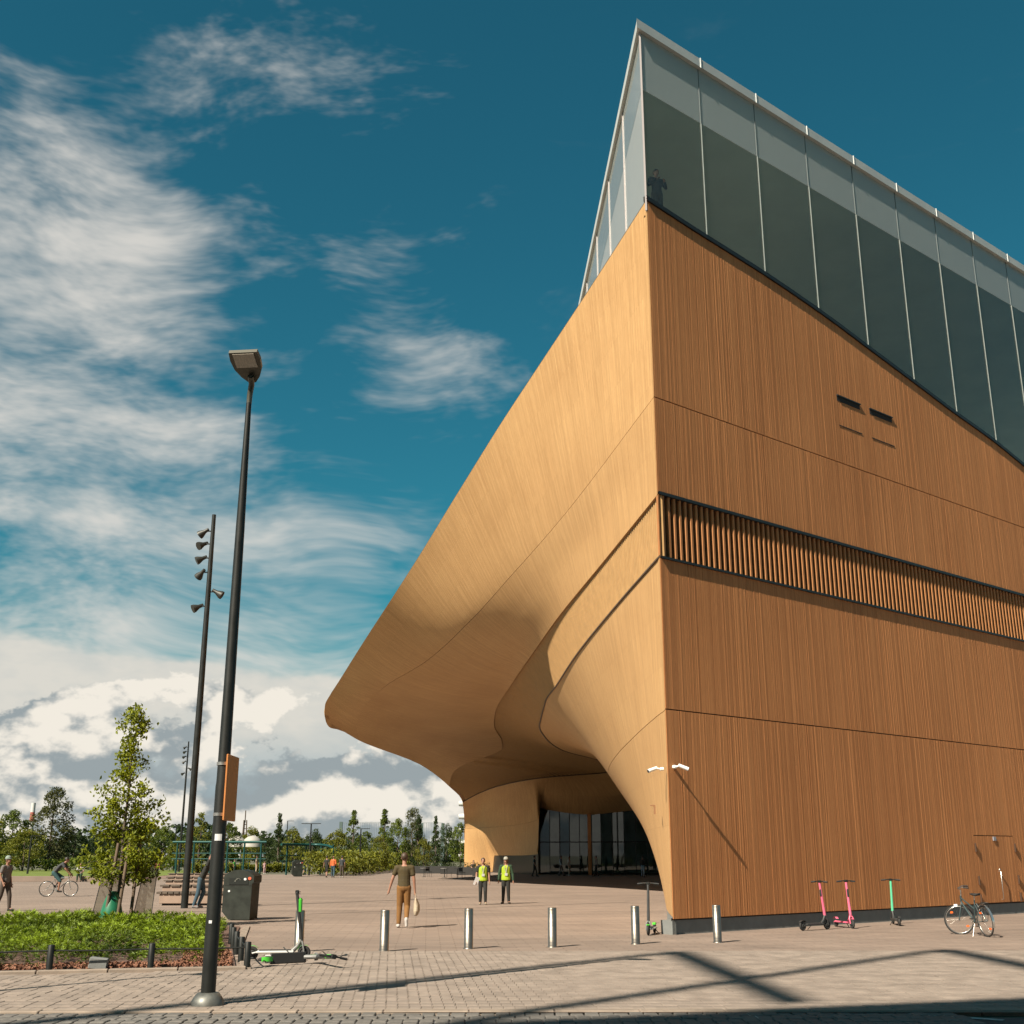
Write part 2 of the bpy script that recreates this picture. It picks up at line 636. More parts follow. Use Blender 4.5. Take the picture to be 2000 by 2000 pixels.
RAILS = [
    [(0, AX, AY, 19.16), (U(34.3), 2.16, 34.3, 18.9), (U(41.6), 0.0, 41.6, 18.3), (U(48.5), -2.25, 48.5, 17.2), (U(55.7), -4.64, 55.7, 15.9), (U(64.3), -7.64, 64.3, 14.3), (0.47, -11.75, 78.3, 12.9), (0.60, -12.65, 81.2, 12.55), (0.80, -13.40, 83.6, 12.05), (1, -13.65, 85.2, 11.5)],
    [(0, AX, AY, 13.3), (U(38.9), 1.85, 38.9, 13.2), (U(47.2), 0.0, 47.2, 13.0), (U(53.7), -1.7, 53.7, 12.6), (U(64.7), -4.8, 64.7, 12.2), (U(72.9), -7.87, 72.9, 12.0), (0.60, -10.6, 82.0, 11.4), (0.80, -11.7, 88.5, 10.8), (1, -11.9, 92, 10.35)],
    [(0, AX, AY, 11.96), (U(38.9), 2.2, 38.9, 11.9), (U(47), 0.75, 47, 11.8), (U(53.7), -0.4, 53.7, 11.5), (U(64.7), -2.5, 64.7, 11.2), (U(72.9), -4.4, 72.9, 11.1), (U(88), -5.9, 87, 10.9), (0.75, -6.9, 97, 10.4), (1, -8.33, 107, 9.65)],
    [(0, AX, AY, 10.62), (U(35.2), 2.9, 35.18, 10.62), (U(44.3), 1.79, 44.27, 10.62), (U(52.7), 0.94, 52.7, 10.62), (U(62), 0.03, 62.03, 10.62), (U(75.7), -1.09, 75.7, 10.62), (U(83.75), -1.28, 83.75, 10.62), (0.605, -0.83, 94.93, 10.62), (0.66, -0.80, 99.7, 10.5), (0.73, -1.93, 103.8, 10.2), (0.80, -4.05, 105.8, 9.65), (0.90, -5.5, 111, 9.2), (1, -6.4, 121, 8.5)],
    [(0, AX, AY, 8.99), (U(34.1), 3.18, 34.11, 8.99), (U(43.7), 2.41, 43.71, 8.99), (U(52), 1.95, 52.07, 8.99), (U(56.9), 1.65, 56.92, 8.99), (U(67.8), 1.6, 67.81, 8.99), (U(75.7), 2.18, 75.75, 8.99), (U(84.4), 3.56, 84.45, 8.99), (U(92), 6.2, 92, 8.99), (U(99), 8.6, 98.5, 8.99), (0.70, 9.0, 104, 8.95), (0.75, 7.95, 108, 8.9), (0.785, 3.37, 108.6, 8.6), (0.87, -1.04, 114.5, 8.2), (0.94, -3.4, 121.7, 7.8), (1, -5.3, 128, 7.2)],
    [(0, AX, AY, 5.16), (U(30), 3.67, 29.99, 5.16), (U(34), 3.63, 34, 5.16), (U(38.8), 3.64, 38.8, 5.16), (U(43.7), 3.73, 43.68, 5.16), (U(50.5), 4.06, 50.53, 5.16), (U(60), 5.6, 60, 5.2), (U(70), 8.3, 70, 5.6), (U(82), 12.0, 82, 6.5), (U(93), 14.0, 93, 7.2), (0.69, 13.6, 103, 7.4), (0.748, 10.8, 110, 7.2), (0.768, 7.6, 111.5, 7.0), (0.787, 3.0, 112.6, 7.2), (0.81, 2.3, 115.2, 5.0), (0.88, -1.3, 124, 4.6), (1, -5.45, 138, 4.7)],
    [(0, AX, AY, 0.33), (U(33), 4.15, 33, 0.33), (U(40), 5.1, 40, 0.33), (U(50), 7.2, 50, 0.33), (U(60), 10.0, 60, 0.33), (U(72), 13.2, 72, 1.6), (U(84), 16, 84, 4.0), (U(95), 17.3, 95, 5.9), (0.70, 16.8, 105, 6.1), (0.75, 13.9, 114, 6.1), (0.77, 7.4, 115, 5.5), (0.79, 2.68, 116, 6.1), (0.80, 2.5, 116.6, 1.9), (0.86, 0.4, 123, 1.75), (0.925, -1.9, 130, 1.75), (0.935, -2.15, 131, 0.05), (1, -5.45, 138, 0.05)],
]
NRAIL = len(RAILS)
T2_END = (-13.58, 87.3, 10.92)
us = np.unique(np.concatenate([np.linspace(0, 0.60, 150), np.linspace(0.60, 0.95, 170), np.linspace(0.95, 1, 16)]))
NU = len(us)
rail_pts = np.zeros((NRAIL, NU, 3))
for r, R in enumerate(RAILS):
    if R is None:
        continue
    R = np.array(R)
    for k in range(3):
        rail_pts[r, :, k] = pchip(R[:, 0], R[:, 1 + k], us)


_Y = rail_pts.reshape(NRAIL, -1)
_dl = np.diff(_Y, axis=0)
_d = np.zeros_like(_Y)
_ok = _dl[:-1] * _dl[1:] > 0
_d[1:-1] = np.where(_ok, 2 * _dl[:-1] * _dl[1:] / np.where(_ok, _dl[:-1] + _dl[1:], 1), 0)
_d[0], _d[-1] = _dl[0], _dl[-1]


TIP_W = np.clip((us - 0.62) / 0.38, 0, 1)[:, None]
TIP_W = TIP_W * TIP_W * (3 - 2 * TIP_W)
TIP_E = np.array(T2_END) - (rail_pts[0, -1] * 0.8333 + rail_pts[1, -1] * 0.1667)     # rounds the tip of the canopy


def shell_at(v):
    """points of the wall at cross parameter v (0 top edge .. 6 foot) for all u"""
    k = int(min(max(math.floor(v), 0), NRAIL - 2))
    t = v - k
    r = ((2 * t**3 - 3 * t**2 + 1) * _Y[k] + (t**3 - 2 * t**2 + t) * _d[k] + (-2 * t**3 + 3 * t**2) * _Y[k + 1] + (t**3 - t**2) * _d[k + 1])
    r = r.reshape(NU, 3)
    if v < 1:
        r = r + TIP_W * TIP_E * (v * (1 - v) ** 5 / 0.067)
    return r


def shell_sheet(v0, v1, nv):
    vv = np.linspace(v0, v1, nv)
    P = np.stack([shell_at(v) for v in vv], 1)        # NU, nv, 3
    return P


def grid_normals(P):
    du = np.gradient(P, axis=0)
    dv = np.gradient(P, axis=1)
    n = np.cross(du, dv)
    n /= np.maximum(np.linalg.norm(n, axis=2, keepdims=True), 1e-9)
    return n


def grid_mesh(P, rim=0.0, nrm=None):
    """mesh of a grid; rim > 0 adds strips turned back along the two long edges (own vertices: a crisp edge)"""
    nu, nv = P.shape[:2]
    du = np.concatenate([[0], np.cumsum(np.linalg.norm(np.diff(P[:, nv // 2], axis=0), axis=1))])
    dv = np.concatenate([np.zeros((nu, 1)), np.cumsum(np.linalg.norm(np.diff(P, axis=1), axis=2), axis=1)], 1)
    uv = np.stack([np.repeat(du[:, None], nv, 1), dv], 2).reshape(-1, 2)
    idx = np.arange(nu * nv).reshape(nu, nv)
    q = np.stack([idx[:-1, :-1], idx[1:, :-1], idx[1:, 1:], idx[:-1, 1:]], -1).reshape(-1, 4)
    V = P.reshape(-1, 3)
    if rim > 0:
        for e in (0, -1):
            o = len(V)
            R = np.concatenate([P[:, e], P[:, e] - nrm[:, e] * rim], 0)
            V = np.concatenate([V, R], 0)
            uv = np.concatenate([uv, np.stack([np.tile(du, 2), np.repeat([0.0, rim], nu)], 1)], 0)
            a = np.arange(nu - 1) + o
            q = np.concatenate([q, np.stack([a, a + 1, a + nu + 1, a + nu], 1)], 0)
    return V, q, uv


# sign so that normals point out of the wall (towards the square)
_t = grid_normals(shell_sheet(0, 1, 4))
SGN = -1.0 if _t[20, 1, 0] > 0 else 1.0

GAP = 0.0035
RAMP = np.ones((NU, 1, 1))
RAMP[0] = 0.0                                   # nothing turned back stands out past the corner
PANELS = [('upper_wall_panel', 0.0, 1.0 - GAP, 22, 0.0), ('soffit_panel', 1.0 + GAP, 3.0, 24, 0.0), ('lower_wall_panel', 4.0, 5.0 - GAP * 0.6, 14, -0.03), ('foot_wall_panel', 5.0 + GAP * 0.6, 6.0, 18, -0.03)]
for name, v0, v1, nv, off in PANELS:
    P = shell_sheet(v0, v1, nv)
    n = grid_normals(P) * SGN * RAMP
    if name in ('upper_wall_panel', 'soffit_panel'):      # the open joint fades out towards the canopy tip
        e_ = -1 if name == 'upper_wall_panel' else 0
        w1 = np.clip((us - 0.40) / 0.06, 0, 1)[:, None]
        P[:, e_] = P[:, e_] * (1 - w1) + rail_pts[1] * w1
    P = P + n * off
    vs_, q, uv = grid_mesh(P, 0.10, n)
    if SGN < 0:
        q = q[:, ::-1]
    link(name, np_mesh(name, vs_, q, M_SHELL, uv=uv, smooth=True), lib)
# recessed band with vertical slats, and the dark backing behind every joint
P = shell_sheet(2.99, 4.02, 12)
n = grid_normals(P) * SGN
vs_, q, uv = grid_mesh(P - n * 0.13 * RAMP)
link('band_backing', np_mesh('band_backing', vs_, q[:, ::-1] if SGN < 0 else q, mat('band_brown', (0.20, 0.105, 0.042), 0.8), uv=uv, smooth=True), lib)
for k, (a, b) in enumerate(((0.9, 1.1), (4.9, 5.1))):
    P = shell_sheet(a, b, 5)
    n = grid_normals(P) * SGN
    vs_, q, uv = grid_mesh(P - n * 0.09 * RAMP)
    link('joint_backing', np_mesh('joint_backing', vs_, q, M_DARK, smooth=True), lib)
P = shell_sheet(3.985, 4.004, 3)  # dark strip colours in the shadow line along the band's lower edge
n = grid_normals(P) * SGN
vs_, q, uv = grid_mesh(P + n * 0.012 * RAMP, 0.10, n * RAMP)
link('band_shadow_strip', np_mesh('band_shadow_strip', vs_, q, mat('band_shadow_brown', (0.06, 0.034, 0.018), 0.6), smooth=False), lib)
# slats of the band on the curved wall (a few pixels each: one part)
Pb = shell_sheet(3.0, 4.0, 7)
nb = grid_normals(Pb) * SGN
arc = np.concatenate([[0], np.cumsum(np.linalg.norm(np.diff(Pb[:, 3], axis=0), axis=1))])
sv, sq = [], []
s = 0.12
while s < arc[-1] - 1:
    i = int(np.searchsorted(arc, s)) - 1
    fr = (s - arc[i]) / (arc[i + 1] - arc[i])
    C = Pb[i] * (1 - fr) + Pb[i + 1] * fr
    N = nb[i] * (1 - fr) + nb[i + 1] * fr
    T = (Pb[i + 1] - Pb[i])
    T /= np.linalg.norm(T, axis=1, keepdims=True)
    o = len(sv)
    for j in range(7):
        for a, d in ((-0.052, -0.13), (-0.052, -0.06), (0.052, -0.06), (0.052, -0.13)):
            sv.append(C[j] + T[j] * a + N[j] * d)
    for j in range(6):
        for a in range(3):
            sq.append((o + j * 4 + a, o + j * 4 + a + 1, o + j * 4 + 4 + a + 1, o + j * 4 + 4 + a))
    s += 0.2
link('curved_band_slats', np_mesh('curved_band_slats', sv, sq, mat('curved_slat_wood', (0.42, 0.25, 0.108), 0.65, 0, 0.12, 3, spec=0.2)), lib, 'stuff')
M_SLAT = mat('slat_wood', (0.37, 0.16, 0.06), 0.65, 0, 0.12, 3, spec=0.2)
# thin coping on the top edge and the terrace floor behind it
T0 = rail_pts[0]
TD = np.gradient(T0, axis=0)
TI = np.stack([TD[:, 1], -TD[:, 0]], 1)
TI /= np.linalg.norm(TI, axis=1, keepdims=True)      # inward in plan
cv, cq = [], []
for i in range(NU):
    p = T0[i]
    w_ = 0.25 * min(1.0, i / 6.0, (NU - 1 - i) / 40.0)
    h_ = 0.03 * min(1.0, (NU - 1 - i) / 40.0)
    if i > NU - 50:
        w_ = h_ = 0.0
    for dx, dz in ((0.0, 0.0), (0.0, h_), (w_, h_), (w_, 0.0)):
        cv.append((p[0] + TI[i, 0] * dx, p[1] + TI[i, 1] * dx, p[2] + dz))
for i in range(NU - 1):
    for a in range(3):
        cq.append((i * 4 + a, i * 4 + a + 1, i * 4 + 5 + a, i * 4 + 4 + a))
link('parapet_coping', np_mesh('parapet_coping', cv, cq, mat('coping_metal', (0.10, 0.085, 0.06), 0.5, 0.4), smooth=False), lib)
# foot of the curved wall down to the ground: plinth near the corner, dark glazing in the recess
B0 = rail_pts[6]
for nm, lo, hi, m_, off in (('plinth', 0.0, U(60), M_CONC, 0.05), ('recess_glazing', U(60), 0.75, M_ENTR, 0.02), ('window_strip', 0.80, 0.935, mat('dark_window', (0.012, 0.013, 0.013), 0.35), 0.05)):
    ii = [i for i in range(NU) if lo - 1e-6 <= us[i] <= hi + 1e-6]
    pv, pq = [], []
    for k, i in enumerate(ii):
        p = B0[i]
        pv += [(p[0] + off, p[1] + off * 0.4, -0.02), (p[0] + off, p[1] + off * 0.4, p[2] + 0.03)]
        if k:
            pq.append((2 * k - 2, 2 * k, 2 * k + 1, 2 * k - 1))
    link(nm, np_mesh(nm, pv, pq, m_, smooth=True), lib)

# --- end facade: narrow vertical boards in tiers, every board its own depth and tone
rng = np.random.default_rng(4)


def boards(name, z0, z1, t0=0.012, t1=44.0, skip=()):
    vs_, q, tone = [], [], []
    t = t0
    while t < t1:
        w = rng.uniform(0.030, 0.052)
        if rng.random() < 0.03:
            t += 0.012
        d = rng.choice([0.0, 0.0, 0.0, 0.0, 0.0012, 0.0024, -0.0015]) + rng.uniform(0, 0.0006)
        a, b = t + 0.0025, t + w
        if not any(s0 < (a + b) / 2 < s1 for s0, s1 in skip):
            za, zb = (z1(a), z1(b)) if callable(z1) else (z1, z1)
            o = len(vs_)
            vs_ += [FP(a, d, z0), FP(b, d, z0), FP(b, d, zb), FP(a, d, za), FP(a, -0.03, z0), FP(b, -0.03, z0), FP(b, -0.03, zb), FP(a, -0.03, za)]
            q += [(o, o + 1, o + 2, o + 3), (o + 4, o, o + 3, o + 7), (o + 1, o + 5, o + 6, o + 2), (o + 4, o + 5, o + 1, o), (o + 3, o + 2, o + 6, o + 7)]
            tone += [rng.random()] * 8
        t += w
    return link(name, np_mesh(name, vs_, q, M_BOARD, tone=tone), lib, 'stuff')


boards('facade_boards', 0.345, 5.145, skip=((13.74, 16.21),))
boards('facade_boards', 5.175, 8.93)
boards('facade_boards', 10.70, 13.285)
boards('facade_boards', 13.315, lambda t: zc(t) - 0.03)
boards('facade_boards', 2.36, 5.145, 13.74, 16.21)
mb = MB()
for z0, z1 in ((0.33, 9.0), (10.6, 13.5)):
    mb.add([FP(0.01, -0.032, z0), FP(45, -0.032, z0), FP(45, -0.032, z1), FP(0.01, -0.032, z1)], [(0, 1, 2, 3)])
tt = np.linspace(0.01, 45, 60)
vv = [FP(t, -0.032, 13.2) for t in tt] + [FP(t, -0.032, zc(t) - 0.05) for t in tt]
mb.add(vv, [(i, i + 1, 61 + i, 60 + i) for i in range(59)])
mb.build('facade_backing', mat('joint_brown', (0.05, 0.024, 0.012), 0.9), lib)
# band of vertical slats between black steel edges
mb = MB()
mb.add([FP(0.29, -0.28, 8.9), FP(45, -0.28, 8.9), FP(45, -0.28, 10.75), FP(0.29, -0.28, 10.75)], [(0, 1, 2, 3)])
mb.add([FP(0.29, -0.28, 8.93), FP(45, -0.28, 8.93), FP(45, 0.0, 8.93), FP(0.08, 0.0, 8.93)], [(0, 3, 2, 1)])
mb.add([FP(0.29, -0.28, 10.70), FP(45, -0.28, 10.70), FP(45, 0.0, 10.70), FP(0.08, 0.0, 10.70)], [(0, 1, 2, 3)])
mb.build('slat_band_backing', M_DARK, lib)
for (n1, z0, z1) in ((0.045, 10.62, 10.70), (0.055, 8.93, 8.99)):
    mb = MB()
    a = [FP(0.26, -0.25, z0), FP(45, -0.25, z0), FP(45, n1, z0), FP(0.0, n1, z0), FP(0.26, -0.25, z1), FP(45, -0.25, z1), FP(45, n1, z1), FP(0.0, n1, z1)]
    mb.add(a, [(0, 1, 2, 3), (7, 6, 5, 4), (3, 2, 6, 7), (0, 3, 7, 4), (1, 5, 6, 2)])
    mb.build('band_edge', M_BLACK, lib)
slat = MB()
pr = [(-0.05, -0.06), (-0.05, 0.01), (-0.032, 0.035), (0.032, 0.035), (0.05, 0.01), (0.05, -0.06)]
vv = [(RD.x * a + RN.x * b, RD.y * a + RN.y * b, 0) for a, b in pr] + [(RD.x * a + RN.x * b, RD.y * a + RN.y * b, 1.63) for a, b in pr]
slat.add(vv, [(i, (i + 1) % 6, 6 + (i + 1) % 6, 6 + i) for i in range(6)])
slat_me = slat.mesh('slat', M_SLAT)
t = 0.22
while t < 44:
    o = link('slat', slat_me, lib)
    o.location = FP(t, -0.055, 8.99)
    t += 0.215
cp = [FP(0.005, 0.0, 0)[:2], FP(0.045, 0.0, 0)[:2], FP(0.13, -0.14, 0)[:2], FP(0.11, -0.16, 0)[:2]]
MB().prism(cp, 8.99, 10.62).build('corner_post', M_SLAT, lib)
# plinth of the end facade
mb = MB()
for a, b in ((0.0, 16.6), (16.62, 45)):
    c = [FP(a + 0.005, -0.05, -0.02), FP(b - 0.005, -0.05, -0.02), FP(b - 0.005, -0.05, 0.31), FP(a + 0.005, -0.05, 0.31), FP(a, -0.4, -0.02), FP(b, -0.4, -0.02), FP(b, -0.4, 0.31), FP(a, -0.4, 0.31)]
    mb.add(c, [(0, 1, 2, 3), (3, 2, 6, 7), (4, 0, 3, 7), (1, 5, 6, 2)])
mb.build('plinth', M_CONC, lib)
mb = MB()
mb.add([FP(-0.02, -0.06, 0.30), FP(45, -0.06, 0.30), FP(45, -0.06, 0.36), FP(-0.02, -0.06, 0.36)], [(0, 1, 2, 3)])
mb.build('shadow_gap', M_DARK, lib)
# service door: two boarded leaves, hinges, pull handle, closer box
dr = MB().add([FP(13.74, -0.031, 0.345), FP(16.21, -0.031, 0.345), FP(16.21, -0.031, 2.35), FP(13.74, -0.031, 2.35)], [(0, 1, 2, 3)]).build('service_door', MATS['joint_brown'], lib)
for a, b in ((13.755, 14.98), (14.995, 16.195)):
    vs_, q, tone = [], [], []
    t = a
    while t < b - 0.03:
        w = min(rng.uniform(0.055, 0.085), b - t)
        o = len(vs_)
        d = rng.choice([0.0, 0.001, 0.002])
        vs_ += [FP(t + 0.002, d, 0.36), FP(t + w, d, 0.36), FP(t + w, d, 2.335), FP(t + 0.002, d, 2.335), FP(t + 0.002, -0.029, 0.36), FP(t + w, -0.029, 0.36), FP(t + w, -0.029, 2.335), FP(t + 0.002, -0.029, 2.335)]
        q += [(o, o + 1, o + 2, o + 3), (o + 4, o, o + 3, o + 7), (o + 1, o + 5, o + 6, o + 2), (o + 4, o + 5, o + 1, o), (o + 3, o + 2, o + 6, o + 7)]
        tone += [rng.random()] * 8
        t += w
    link('door_leaf', np_mesh('door_leaf', vs_, q, M_BOARD, tone=tone), dr)


def fbox(m, t0, t1, n0, n1, z0, z1):
    vs_ = [FP(t0, n0, z0), FP(t1, n0, z0), FP(t1, n1, z0), FP(t0, n1, z0), FP(t0, n0, z1), FP(t1, n0, z1), FP(t1, n1, z1), FP(t0, n1, z1)]
    return m.add(vs_, [(0, 1, 2, 3), (7, 6, 5, 4), (1, 0, 4, 5), (2, 1, 5, 6), (3, 2, 6, 7), (0, 3, 7, 4)])


for t in (13.76, 16.2):
    for z in (2.02, 1.05, 0.52):
        fbox(MB(), t - 0.012, t + 0.012, 0.003, 0.055, z - 0.16, z + 0.10).build('hinge', MATS['joint_brown'], dr)
fbox(MB(), 14.9, 15.06, 0.003, 0.03, 2.2, 2.32).build('door_closer', mat('grey_box', (0.25, 0.26, 0.3), 0.5), dr)
mb = MB().tube([FP(15.0, 0.02, 1.28), FP(15.0, 0.09, 1.28), FP(15.0, 0.09, 0.45), FP(15.0, 0.02, 0.45)], 0.011, 6)
mb.ball(FP(15.0, 0.06, 1.33), 0.035)
mb.build('handle', M_STEEL, dr)
# two hooded air hatches high on the facade
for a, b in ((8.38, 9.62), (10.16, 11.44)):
    ho = fbox(MB(), a, b, 0.003, 0.006, 15.37, 15.53).build('hatch_slot_shade', M_DARK, lib)  # flush dark panel stands for the slot and its hood's shade
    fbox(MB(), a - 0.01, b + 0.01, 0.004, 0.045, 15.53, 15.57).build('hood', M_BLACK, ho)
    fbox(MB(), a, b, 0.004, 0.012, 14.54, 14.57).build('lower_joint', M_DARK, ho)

# --- glazed top storey
ROOF_Z = 24.96
LD = Vector((math.sin(math.radians(-2.23)), math.cos(math.radians(-2.23)), 0))
LN = Vector((-LD.y, LD.x, 0))


def LP(t, n, z):
    return (AX + LD.x * t + LN.x * n, AY + LD.y * t + LN.y * n, z)


tm = [0.0] + [2.52 + 2.655 * i for i in range(16)]
mull = MB()
mfr = MB()
for i in range(len(tm) - 1):
    a, b = tm[i] + 0.012, tm[i + 1] - 0.012
    MB().add([FP(a, -0.02, zc(a) + 0.02), FP(b, -0.02, zc(b) + 0.02), FP(b, -0.02, 22.735), FP(a, -0.02, 22.735)], [(0, 1, 2, 3)]).build('pane', M_GLASS, lib)
    MB().add([FP(a, -0.02, 22.755), FP(b, -0.02, 22.755), FP(b, -0.02, 24.66), FP(a, -0.02, 24.66)], [(0, 1, 2, 3)]).build('fritted_pane', M_FRIT, lib)
    if i:
        fbox(MB(), tm[i] - 0.009, tm[i] + 0.009, -0.05, 0.012, zc(tm[i]) + 0.1, 22.74).build('mullion', M_ALU, lib)
        fbox(MB(), tm[i] - 0.010, tm[i] + 0.010, -0.05, -0.004, 22.745, 24.66).build('mullion', mat('joint_grey', (0.13, 0.15, 0.15), 0.6), lib)
        fbox(MB(), tm[i] - 0.02, tm[i] + 0.02, 0.101, 0.115, 24.64, 24.985).build('roof_cap', M_WHITE, lib)
mb = MB()
ts = np.linspace(-0.02, 44.5, 80)
for z0, z1, n0, n1 in ((-0.03, 0.05, -0.1, 0.06), (0.05, 0.14, -0.1, 0.02)):
    vv = []
    for t in ts:
        z = zc(t)
        vv += [FP(t, n0, z + z0), FP(t, n1, z + z0), FP(t, n1, z + z1), FP(t, n0, z + z1)]
    fs = []
    for i in range(len(ts) - 1):
        for a in range(4):
            fs.append((i * 4 + a, i * 4 + (a + 1) % 4, i * 4 + 4 + (a + 1) % 4, i * 4 + 4 + a))
    mb.add(vv, fs)
mb.build('sill_flashing', M_BLACK, lib)
for i in range(15):
    a, b = 3.8 * i + 0.015, 3.8 * (i + 1) - 0.015
    za, zb = [max(12.6, 19.16 - 0.1247 * q) - 0.33 for q in (a, b)]
    MB().add([LP(a, 0.02, za), LP(b, 0.02, zb), LP(b, 0.02, 22.735), LP(a, 0.02, 22.735)], [(3, 2, 1, 0)]).build('pane', M_GLASS_W, lib)
    MB().add([LP(a, 0.02, 22.755), LP(b, 0.02, 22.755), LP(b, 0.02, 24.66), LP(a, 0.02, 24.66)], [(3, 2, 1, 0)]).build('fritted_pane', M_FRIT, lib)
    mb = MB()
    c = [LP(a - 0.022, 0.0, za), LP(a + 0.005, 0.0, za), LP(a + 0.005, 0.05, za), LP(a - 0.022, 0.05, za)]
    mb.add(c + [(x, y, 24.66) for x, y, z in c], [(0, 1, 5, 4), (1, 2, 6, 5), (2, 3, 7, 6), (3, 0, 4, 7)])
    mb.build('mullion', mat('pink_grey_metal', (0.42, 0.37, 0.36), 0.45, 0.2), lib)
far = (60, 148)
roof_poly = [FP(-0.25, 0.10, 0)[:2], FP(48, 0.10, 0)[:2], far, LP(121, 0.10, 0)[:2], LP(-0.1, 0.12, 0)[:2]]
MB().prism(roof_poly, 24.66, ROOF_Z).build('roof', [mat('roof_fascia', (0.42, 0.44, 0.43), 0.5, 0.1, 0.06, 1.0)], lib)
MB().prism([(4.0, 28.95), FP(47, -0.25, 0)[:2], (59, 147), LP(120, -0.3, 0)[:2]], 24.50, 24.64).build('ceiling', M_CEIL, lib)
# upper floor (follows the dip of the wall head), terrace floor, inner core
mb = MB()
vv, fs = [], []
for k, t in enumerate(np.linspace(0.02, 44, 40)):
    z = zc(t) - 0.4
    vv += [FP(t, -0.12, z), (FP(t, -0.12, 0)[0] + LD.x * 90, FP(t, -0.12, 0)[1] + LD.y * 90, z)]
    if k:
        fs.append((2 * k - 2, 2 * k, 2 * k + 1, 2 * k - 1))
mb.add(vv, fs).build('upper_floor', M_FLOOR_IN, lib)
vv, fs = [], []
for k, i in enumerate(range(2, NU - 90, 4)):
    p = T0[i]
    g = LP((p[1] - AY) / LD.y, 0.0, 0)
    vv += [(p[0] + TI[i, 0] * 0.2, p[1] + TI[i, 1] * 0.2, p[2] + 0.02), (max(g[0] + 0.6 + min(16.0, 0.55 * (p[1] - AY)), p[0] + 0.5), p[1] + 0.15, p[2] + 0.02)]
    if k:
        fs.append((2 * k - 2, 2 * k, 2 * k + 1, 2 * k - 1))
MB().add(vv, fs).build('terrace_floor', M_FLOOR_IN, lib)
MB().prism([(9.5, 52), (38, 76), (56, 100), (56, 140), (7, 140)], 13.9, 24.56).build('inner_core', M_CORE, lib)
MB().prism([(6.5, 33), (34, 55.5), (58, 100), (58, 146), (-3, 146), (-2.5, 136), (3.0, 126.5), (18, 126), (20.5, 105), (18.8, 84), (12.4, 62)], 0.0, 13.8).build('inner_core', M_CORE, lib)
MB().prism([(-3.0, 84), (24, 84), (24, 146), (-3.5, 146), (-3.0, 118)], 13.1, 13.5).build('sun_block_slab', M_CORE, lib)  # unseen slab added to keep the sun out of the entrance recess
# far end of the building
Fd = [tuple(shell_at(v)[-1]) for v in np.linspace(0, 6, 31)]
up = [(x + 0.25, y + 0.05, z + 0.02 + 0.2 * i / 30) for i, (x, y, z) in enumerate(Fd)]
lid = [(x + 8, y + 2, z + 3) for x, y, z in up]
vv = Fd + up + lid
MB().add(vv, [(j * 31 + i, j * 31 + i + 1, j * 31 + 32 + i, j * 31 + 31 + i) for i in range(30) for j in (0, 1)], True).build('far_rim', M_SHELL, lib)

# --- entrance glazing in the recess
eL, eM, eR = Vector((2.68, 116.0, 0)), Vector((7.4, 115.0, 0)), Vector((13.9, 114.0, 0))
for A_, B_, nP, zA, zB in ((eL, eM, 5, 6.1, 5.5), (eM, eR, 6, 5.5, 6.1)):
    for i in range(nP):
        p, q_ = A_.lerp(B_, i / nP), A_.lerp(B_, (i + 1) / nP)
        e = (q_ - p).normalized() * 0.03
        z0, z1 = zA + (zB - zA) * i / nP, zA + (zB - zA) * (i + 1) / nP
        for lo, hi0, hi1 in ((0.08, 2.95, 2.95), (3.03, z0 - 0.02, z1 - 0.02)):
            nrm = Vector((-(q_ - p).y, (q_ - p).x, 0)).normalized() * random.Random(i).uniform(-0.02, 0.02)
            MB().add([tuple(p + e + nrm)[:2] + (lo,), tuple(q_ - e - nrm)[:2] + (lo,), tuple(q_ - e - nrm)[:2] + (hi1,), tuple(p + e + nrm)[:2] + (hi0,)], [(0, 1, 2, 3)]).build('entrance_pane', M_ENTR, lib)
        MB().box((p.x - 0.03, p.y - 0.06, 0), (p.x + 0.03, p.y + 0.06, z0)).build('entrance_mullion', M_BLACK, lib)
    d = (B_ - A_)
    mb = MB()
    mb.tube([A_ + Vector((0, 0, 2.99)), B_ + Vector((0, 0, 2.99))], 0.05, 4)
    mb.build('transom', M_BLACK, lib)
MB().box((7.22, 114.55, 0), (7.52, 114.85, 5.6)).build('entrance_column', M_SLAT, lib)
mb = MB()
mb.box((3.5, 124.0, 0.0), (16.5, 124.4, 8))
mb.build('entrance_back_wall', M_CORE, lib)
# security cameras at the corner, a small bracket below
def camera_unit(base, out, aim, label):
    o = thing('security_camera', label, 'camera', base)
    b, a = Vector(out), Vector(aim)
    MB().tube([(0, 0, 0), b * 0.10], 0.055, 10).build('wall_mount', M_WHITE, o)
    MB().tube([b * 0.09, b * 0.24 + Vector((0, 0, 0.02)), b * 0.30], 0.028, 8).build('arm', M_WHITE, o)
    p = b * 0.30
    h = MB().tube([p - a * 0.10, p + a * 0.22], [0.055, 0.06], 10).build('housing', M_WHITE, o)
    MB().tube([p + a * 0.222, p + a * 0.228], 0.05, 10).build('lens', M_BLACK, h)
    o.scale = (0.78, 0.78, 0.78)
    return o


camera_unit(FP(0.18, 0.005, 3.79), RN + RD * 0.15, (RN * 0.55 + RD * 0.7 + Vector((0, 0, -0.35))).normalized(), 'white security camera on the shaded board facade side of the corner')
camera_unit((3.67, 28.72, 3.76), (-0.98, -0.05, 0), Vector((-0.80, -0.35, -0.3)).normalized(), 'white security camera on the sunlit curved wall side of the corner')
br = MB().box((-0.10, -0.03, 0), (0.02, 0.03, 0.03)).box((-0.02, -0.03, -0.2), (0.02, 0.03, 0))
o = br.build('wall_bracket', mat('bracket_brown', (0.22, 0.11, 0.05), 0.6), None)
o.location = (3.60, 30.2, 2.95)
tag(o, 'small brown angle bracket on the sunlit wall below the cameras', 'bracket')

# ------------------------------------------------------------------ ground


